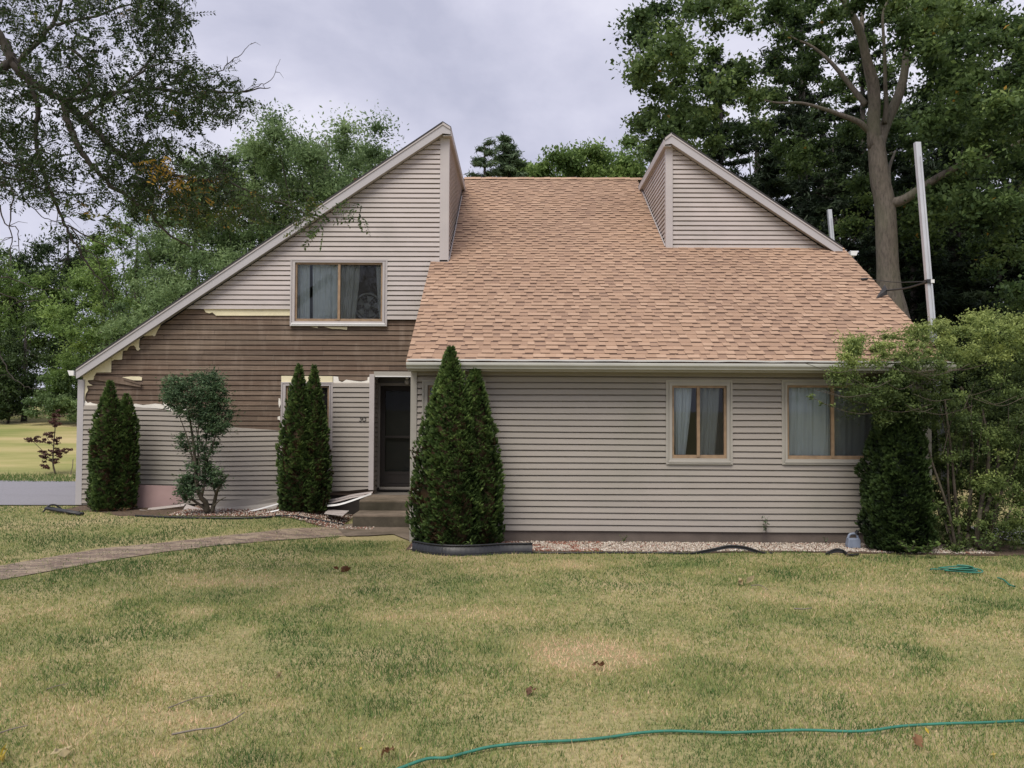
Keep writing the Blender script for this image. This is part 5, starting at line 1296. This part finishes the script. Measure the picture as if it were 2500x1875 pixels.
# red maple sapling, stake
rg = np.random.default_rng(99)
mb_ = og(136, 1158); YM = mb_.y
rm = empty('maple_sapling', (mb_.x, mb_.y, mb_.z), 'small dark red leaved maple sapling beyond the driveway', 'sapling')
q = lambda a, b, dy=0: Vector(P(a/2.977, 980+b/2.977, YM+dy)); m = MB()
for pts_, r0, r1 in [([(405, 535), (385, 450), (390, 330), (400, 200), (405, 80)], .028, .008), ([(385, 450), (330, 380), (270, 320), (220, 270)], .014, .005), ([(388, 400), (440, 370), (490, 350)], .012, .004), ([(390, 330), (340, 260), (325, 220)], .01, .004)]:
    s = spline([q(a, b) for a, b in pts_], 4); m.tube(s, list(np.linspace(r0, r1, len(s))), 6)
m.build('stem', M['bark_s'], rm, smooth=True)
cen = []
for n_, a, b, rx, ry in ((9, 400, 100, 30, 35), (7, 400, 170, 35, 25), (10, 250, 275, 60, 28), (8, 340, 250, 40, 30), (16, 370, 385, 95, 22), (12, 440, 350, 75, 20), (10, 370, 430, 70, 20), (7, 345, 475, 45, 14), (8, 400, 280, 50, 30)):
    for _ in range(n_): cen.append(tuple(q(a+rg.uniform(-rx, rx), b+rg.uniform(-ry, ry), rg.uniform(-.3, .3))))
cen = np.array(cen); pts, dd, ci = clumps(rg, cen, rg.uniform(.07, .13, len(cen)), 36, .35, .7)
V, F = leaves(pts, .075, .55, rg=rg, normal_up=1.2); mk('foliage', V, F, M['maple_red'], rm, tone=np.clip(rg.normal(.5, .22, len(pts)), 0, 1))
a0 = q(513, 522); a1 = q(531, 420); a0.z = float(gz(a0.x, a0.y))
wire([a0, a0.lerp(a1, .5)+Vector((.02, 0, 0)), a1], .012, 'thin bare stick standing in the grass beside the house corner', 'stick', None, 'stick', M['twig'])

# honey locust branches hanging in from the upper left
rg = np.random.default_rng(123)
lt = empty('locust_tree', (-8.2, 8.0, 0), 'honey locust whose dark branches hang into the upper left corner', 'tree')
YT = 8.0
z1 = lambda a, b: (a/2.765, b/2.765)
z3 = lambda a, b: (a/2.552, 400+b/2.552)
z4 = lambda a, b: (400+a/2.949, 200+b/2.949)
branches = [
    ([z1(-500, -100), z1(-150, 120), z1(0, 250), z1(60, 360), z1(100, 440), z1(200, 545), z1(330, 620), z1(440, 690), z1(560, 800), z1(660, 900), z1(760, 1000), z1(900, 1090), z1(1100, 1160), z1(1300, 1212), z1(1420, 1222), z1(1500, 1150), z1(1540, 1020)], .060, .006, 0),
    ([z1(430, 690), z1(450, 800), z1(500, 920), z1(560, 1040), z1(650, 1150), z1(760, 1260), z1(880, 1340), z1(1000, 1430), z3(1000, 390), z3(1100, 470), z3(1190, 515)], .035, .006, -.4),
    ([z1(200, 560), z1(255, 720), z1(240, 900), z1(260, 1040), z1(330, 1280), z1(400, 1420), z1(450, 1540), z3(470, 500), z3(540, 620), z3(610, 700), z3(690, 810)], .028, .005, .3),
    ([z1(440, 690), z1(700, 640), z1(1000, 600), z1(1250, 630), z1(1400, 620), z1(1600, 625), z1(1740, 600), z1(1825, 597)], .028, .004, .5),
    ([z1(1600, 625), z1(1720, 590), z1(1830, 540), z1(1890, 400)], .007, .002, .5),
    ([z1(1440, 520), z1(1540, 430), z1(1640, 350), z1(1700, 285)], .007, .002, .5),
    ([z1(1000, 600), z1(1200, 560), z1(1440, 520)], .010, .006, .5),
    ([z1(1300, 1215), z1(1500, 1215), z1(1700, 1300), z1(1900, 1370), z1(2120, 1470), z4(1050, 960), z4(1230, 980), z4(1420, 1000)], .015, .003, .6),
    ([z1(1100, 1160), z1(1400, 1260), z1(1650, 1320), z1(1850, 1340), z1(2080, 1390)], .010, .003, .3),
    ([z1(940, 500), z1(1050, 350), z1(1150, 200), z1(1220, 60), z1(1260, -60)], .010, .004, -.2),
    ([z1(100, 440), z1(240, 300), z1(350, 170), z1(420, 0), z1(450, -150)], .03, .012, .6),
    ([z1(350, 170), z1(600, 120), z1(850, 40), z1(1100, -60)], .018, .006, .8), ([z1(560, 800), z1(700, 700), z1(900, 520), z1(1050, 440), z1(1290, 400)], .018, .004, -.5),
    ([z1(440, 690), z1(600, 560), z1(560, 400), z1(420, 300)], .02, .006, -.3), ([z1(0, 480), z1(60, 420), z1(110, 430)], .05, .03, 0), ([z1(600, 640), z1(500, 480), z1(440, 450)], .015, .008, .2),
    ([z1(-60, 1180), z1(150, 1220), z1(350, 1290), z1(560, 1310), z1(760, 1300)], .012, .003, .3), ([z1(0, 900), z1(80, 1000), z1(250, 1010), z1(420, 1050), z1(520, 1010)], .012, .005, .4),
    ([z1(-100, 1000), z1(0, 1080), z1(150, 1130), z1(400, 1190), z1(620, 1240)], .014, .004, .1), ([z3(420, 380), z3(560, 460), z3(740, 530), z3(850, 490)], .009, .003, .1), ([z3(450, 400), z3(520, 520), z3(600, 580), z3(640, 700)], .008, .003, 0),
    ([z1(0, 1230), z3(70, 150), z3(60, 350), z3(70, 520), z3(40, 640)], .010, .003, .2), ([z1(0, 1250), z3(110, 200), z3(200, 270), z3(300, 345), z3(420, 360)], .008, .003, .3), ([z3(0, 250), z3(30, 370), z3(110, 410), z3(120, 600)], .008, .003, .1),
    ([z3(-30, 1090), z3(20, 1240), z3(90, 1340), z3(180, 1390), z3(290, 1410)], .007, .003, .4), ([z3(-20, 700), z3(100, 720), z3(250, 780), z3(430, 770)], .007, .002, .3), ([z3(-20, 800), z3(120, 850), z3(240, 850), z3(330, 830)], .006, .002, .4)]
m = MB(); tw = MB(); LC = []; LD = []; LT = []
paths = []
for pts_, r0, r1, dy in branches:
    s = spline([P(a, b, YT+dy+.0012*a) for a, b in pts_], 5)
    s = [p+Vector(rg.normal(0, .006, 3)) for p in s]; m.tube(s, list(np.linspace(r0, r1, len(s))), 7); paths.append(s)
m.tube([(-8.2, 8.0, -.2), (-8.15, 8.0, 2.5), (-7.7, 8.0, 5.0), P(*z1(-500, -100), YT)], [.30, .24, .2, .1], 12)
m.tube([(-7.9, 8.0, 4.0), (-8.3, 7.6, 6.5), (-8.0, 7.2, 9)], [.17, .14, .06], 10)
# where leaves hang, in photo pixels: (x0, x1, y0, y1, twigs)
zones = [(-40, 400, -60, 130, 160), (0, 260, 100, 330, 85), (200, 480, 160, 380, 150), (330, 620, 170, 290, 80), (250, 420, 350, 480, 80), (330, 560, 380, 520, 95), (-40, 130, 300, 470, 100), (520, 760, 470, 530, 26), (400, 620, 430, 550, 45),
         (60, 240, 380, 480, 30), (380, 440, -20, 60, 25), (740, 880, 500, 550, 11), (0, 200, 130, 260, 40), (340, 470, 20, 160, 40), (150, 340, 470, 560, 18)]
for (x0, x1, y0, y1, nt_) in zones:
    for _ in range(int(nt_*1.2)):
        yy = YT+rg.uniform(-.7, 1.3); c = np.array(P(rg.uniform(x0, x1), rg.uniform(y0, y1), yy))
        L_ = rg.uniform(.12, .26); a = rg.uniform(0, 6.28); el_ = rg.uniform(-.9, .25)
        d = np.array([math.cos(a)*math.cos(el_), math.sin(a)*math.cos(el_)*.6, math.sin(el_)]); d[2] -= .25; d /= np.linalg.norm(d)
        nb = rg.integers(2, 4)
        for q_ in range(nb):
            dq = d+rg.normal(0, .45, 3); dq /= np.linalg.norm(dq); cc = c+rg.normal(0, .05, 3)
            side = np.cross(dq, rg.normal(0, 1, 3)+np.array([0, -1.0, .6])); side /= np.linalg.norm(side)
            n_ = rg.integers(6, 10); pj = c-np.array(P(485, 475, YT+.3)); yl = (abs(pj[0]) < .16 and abs(pj[2]) < .13 and rg.random() < .6) or rg.random() < .004
            tn = rg.normal(.36, .12)+(.22 if y0 > 420 else 0)
            tw.tube([cc, cc+dq*L_*.5+np.array([0, 0, .01]), cc+dq*L_], [.0022, .0018, .001], 3, cap=False)
            for j in range(n_):
                u = (j+.6)/n_
                for sg in (-1, 1):
                    LC.append(cc+dq*L_*u+side*sg*.019); LD.append(side*sg+dq*.55); LT.append(.98 if yl else min(.8, max(0, tn+rg.normal(0, .07))))
    # connecting twigs
for s in paths:
    for _ in range(int(len(s)*.8) if (s[0]-s[-1]).length > 2.2 else 2):
        i = rg.integers(1, len(s)-1); p = s[i]; e = p+Vector((rg.uniform(-.3, .3), rg.uniform(-.3, .3), rg.uniform(-.3, .12)))*(1-.7*i/len(s))
        tw.tube([p, p.lerp(e, .5)+Vector((0, 0, .03)), e], [.004, .003, .0015], 4, cap=False)
LC = np.array(LC); V, F = leaves(LC, .041, .44, dirs=np.array(LD), rg=rg, normal_up=.5)
m.build('trunk', M['bark_d'], lt, smooth=True); tw.build('twig', M['bark_d'], lt)
mk('crown', V, F, M['locust'], lt, tone=LT)
print('locust leaflets', len(LC))
# crown of the same tree outside the picture (seen only in window reflections and shade)
# ------------------------------------------------------------------ weeds, twigs, fallen leaves
rg = np.random.default_rng(200)
def weed(px, py, Yp, h, n, label, ls=.05, spread=.1, mat='weed', tn=.5, name='weed'):
    b = P(px, py, Yp); b.z = float(gz(b.x, Yp)) if py is None else b.z
    root = empty(name, tuple(b), label, 'weed', 'weeds growing at the foot of the house'); m = MB()
    C = []; D = []
    for i in range(max(2, n//6)):
        e = b+Vector((rg.uniform(-spread, spread), rg.uniform(-.05, .05), h*rg.uniform(.6, 1))); m.tube([b, b.lerp(e, .5)+Vector((rg.uniform(-.01, .01), 0, .01)), e], [.004, .003, .0015], 4, cap=False)
        for j in range(6):
            u = (j+1)/6; a = rg.uniform(0, 6.28); c = b.lerp(e, u); dv = np.array([math.cos(a), math.sin(a), .2]); C.append(np.array(c)+dv*ls*.5); D.append(dv)
    m.build('stem', M['bark_s'], root); V, F = leaves(np.array(C), ls, .55, dirs=np.array(D), rg=rg, normal_up=1); mk('foliage', V, F, M[mat], root, tone=np.clip(rg.normal(tn, .2, len(C)), 0, 1))
weed(1870, 1300, 13.55, .26, 30, 'grey green weed climbing the siding between the two right windows', .055, .08, 'bush', .6)
weed(1522, 1324, 13.55, .13, 30, 'small feathery weed at the foundation right of the big evergreens', .03, .1)
weed(2015, 1325, 13.55, .10, 20, 'small dark weed at the foundation left of the jug', .03, .05, 'bush')
weed(1815, 1334, 13.4, .07, 14, 'tiny pale weed in the gravel below the narrow window', .025, .04)
weed(2222, 1350, 12.5, .20, 40, 'bright broad leaved weed below the dark evergreen', .09, .22, 'weed', .5)
weed(2262, 1352, 12.45, .18, 36, 'second bright broad leaved weed, right of the first', .085, .2, 'weed', .4)
weed(2400, 1345, 12.45, .2, 40, 'leafy green weed at the foot of the right shrub stems', .07, .25, 'weed', .4)
weed(300, 1250, 16.0, .10, 30, 'dry grassy weed at the foot of the left evergreens', .05, .25, 'dryleaf', .35)
weed(412, 1262, 15.75, .2, 12, 'thin dry stalk before the curled siding panel', .02, .06, 'dryleaf', .6)
weed(1120, 1350, 12.45, .22, 40, 'dry grass tuft growing out by the black edging', .06, .35, 'weed', .5)
def stick(pts, r, label):
    s = spline([og(a, b, r+.035) for a, b in pts], 5); V, F = tube(s, list(np.linspace(r, r*.5, len(s))), 5); o = mk('twig', V, F, M['twig'], None, smooth=True); tag(o, label, 'twig', 'dead twigs lying on the lawn')
g8 = lambda a, b: (a/2.458, 1400+b/2.458)
stick([g8(1030, 1005), g8(1180, 975), g8(1300, 960), g8(1390, 920), g8(1465, 870)], .008, 'longest curved grey twig on the lower left lawn')
stick([g8(1010, 840), g8(1110, 800), g8(1190, 775), g8(1275, 765)], .005, 'thin straight twig above the longest curved one')
stick([g8(-20, 1000), g8(70, 970), g8(165, 948)], .006, 'twig at the left picture edge')
stick([g8(280, 725), g8(340, 705), g8(410, 690)], .004, 'small twig by the dark green patch at the left')
g9 = lambda a, b: (1700+a/2.765, 1300+b/2.765)
stick([g9(370, 380), g9(430, 378), g9(485, 410)], .006, 'bent twig beside the pale leaf cluster right of centre')
stick([g9(660, 540), g9(720, 543), g9(780, 535)], .008, 'dark short twig in the right middle lawn')
stick([g9(215, 285), g9(270, 312)], .004, 'thin twig near the gravel strip under the narrow window')
def fallen(px, py, size, tone, label, group='fallen leaves on the lawn'):
    c = og(px, py, .05); k = 3 if size > .05 else 1; C = np.array([c]*k)+rg.normal(0, size*.3, (k, 3))*np.array([1, 1, .3]); V, F = leaves(C, size, .7, rg=rg, normal_up=.6)
    # crumple: add two side lobes per leaf
    V2, F2 = leaves(C+rg.normal(0, size*.2, C.shape)*np.array([1, 1, .4]), size*.7, .5, rg=rg, normal_up=.3)
    V_, F_, T_ = join([(V, F, np.full(len(F), tone)), (V2, F2, np.full(len(F2), tone*.9))])
    o = mk('fallen_leaf', V_, F_, M['dryleaf'], None, tone=T_); tag(o, label, 'leaf', group)
fallen(835, 1399, .11, 0.02, 'dark curled brown leaf on the grass left of the big evergreens')
fallen(1463, 1636, .07, .05, 'dark brown leaf at the edge of the worn lawn patch')
fallen(1812, 1430, .16, .66, 'pale dried leaf cluster right of centre on the upper lawn')
fallen(685, 1661, .06, .66, 'pale curled leaf in the left middle lawn')
fallen(155, 1856, .09, .66, 'pale crumpled leaf at the bottom left')
fallen(8, 1868, .08, 1.0, 'orange leaf in the bottom left corner')
fallen(944, 1858, .07, .18, 'reddish brown leaf just above the near end of the hose')
fallen(2180, 1580, .05, .66, 'pale narrow leaf in the right middle lawn')
fallen(2263, 1801, .04, 1.0, 'yellow leaf just below the hose at the right')
fallen(2240, 1826, .07, .2, 'rust brown leaf below the hose at the right')
fallen(2430, 1858, .05, .95, 'yellow leaf in the bottom right corner')
fallen(1300, 1702, .06, .02, 'small dark leaf in the middle of the near lawn')
n_small = 0
for i in range(70):
    px = rg.uniform(0, 2500); py = 1400+470*rg.random()**.8
    c = og(px, py, .045); t_ = rg.choice([.15, .6, .7, .97], p=[.25, .3, .25, .2])
    V, F = leaves(np.array([c]), rg.uniform(.018, .035), .5, rg=rg, normal_up=.8)
    o = mk('fallen_leaf', V, F, M['dryleaf'], None, tone=[t_]); tag(o, 'tiny dry leaf fleck scattered in the lawn', 'leaf', 'tiny leaf flecks in the lawn')
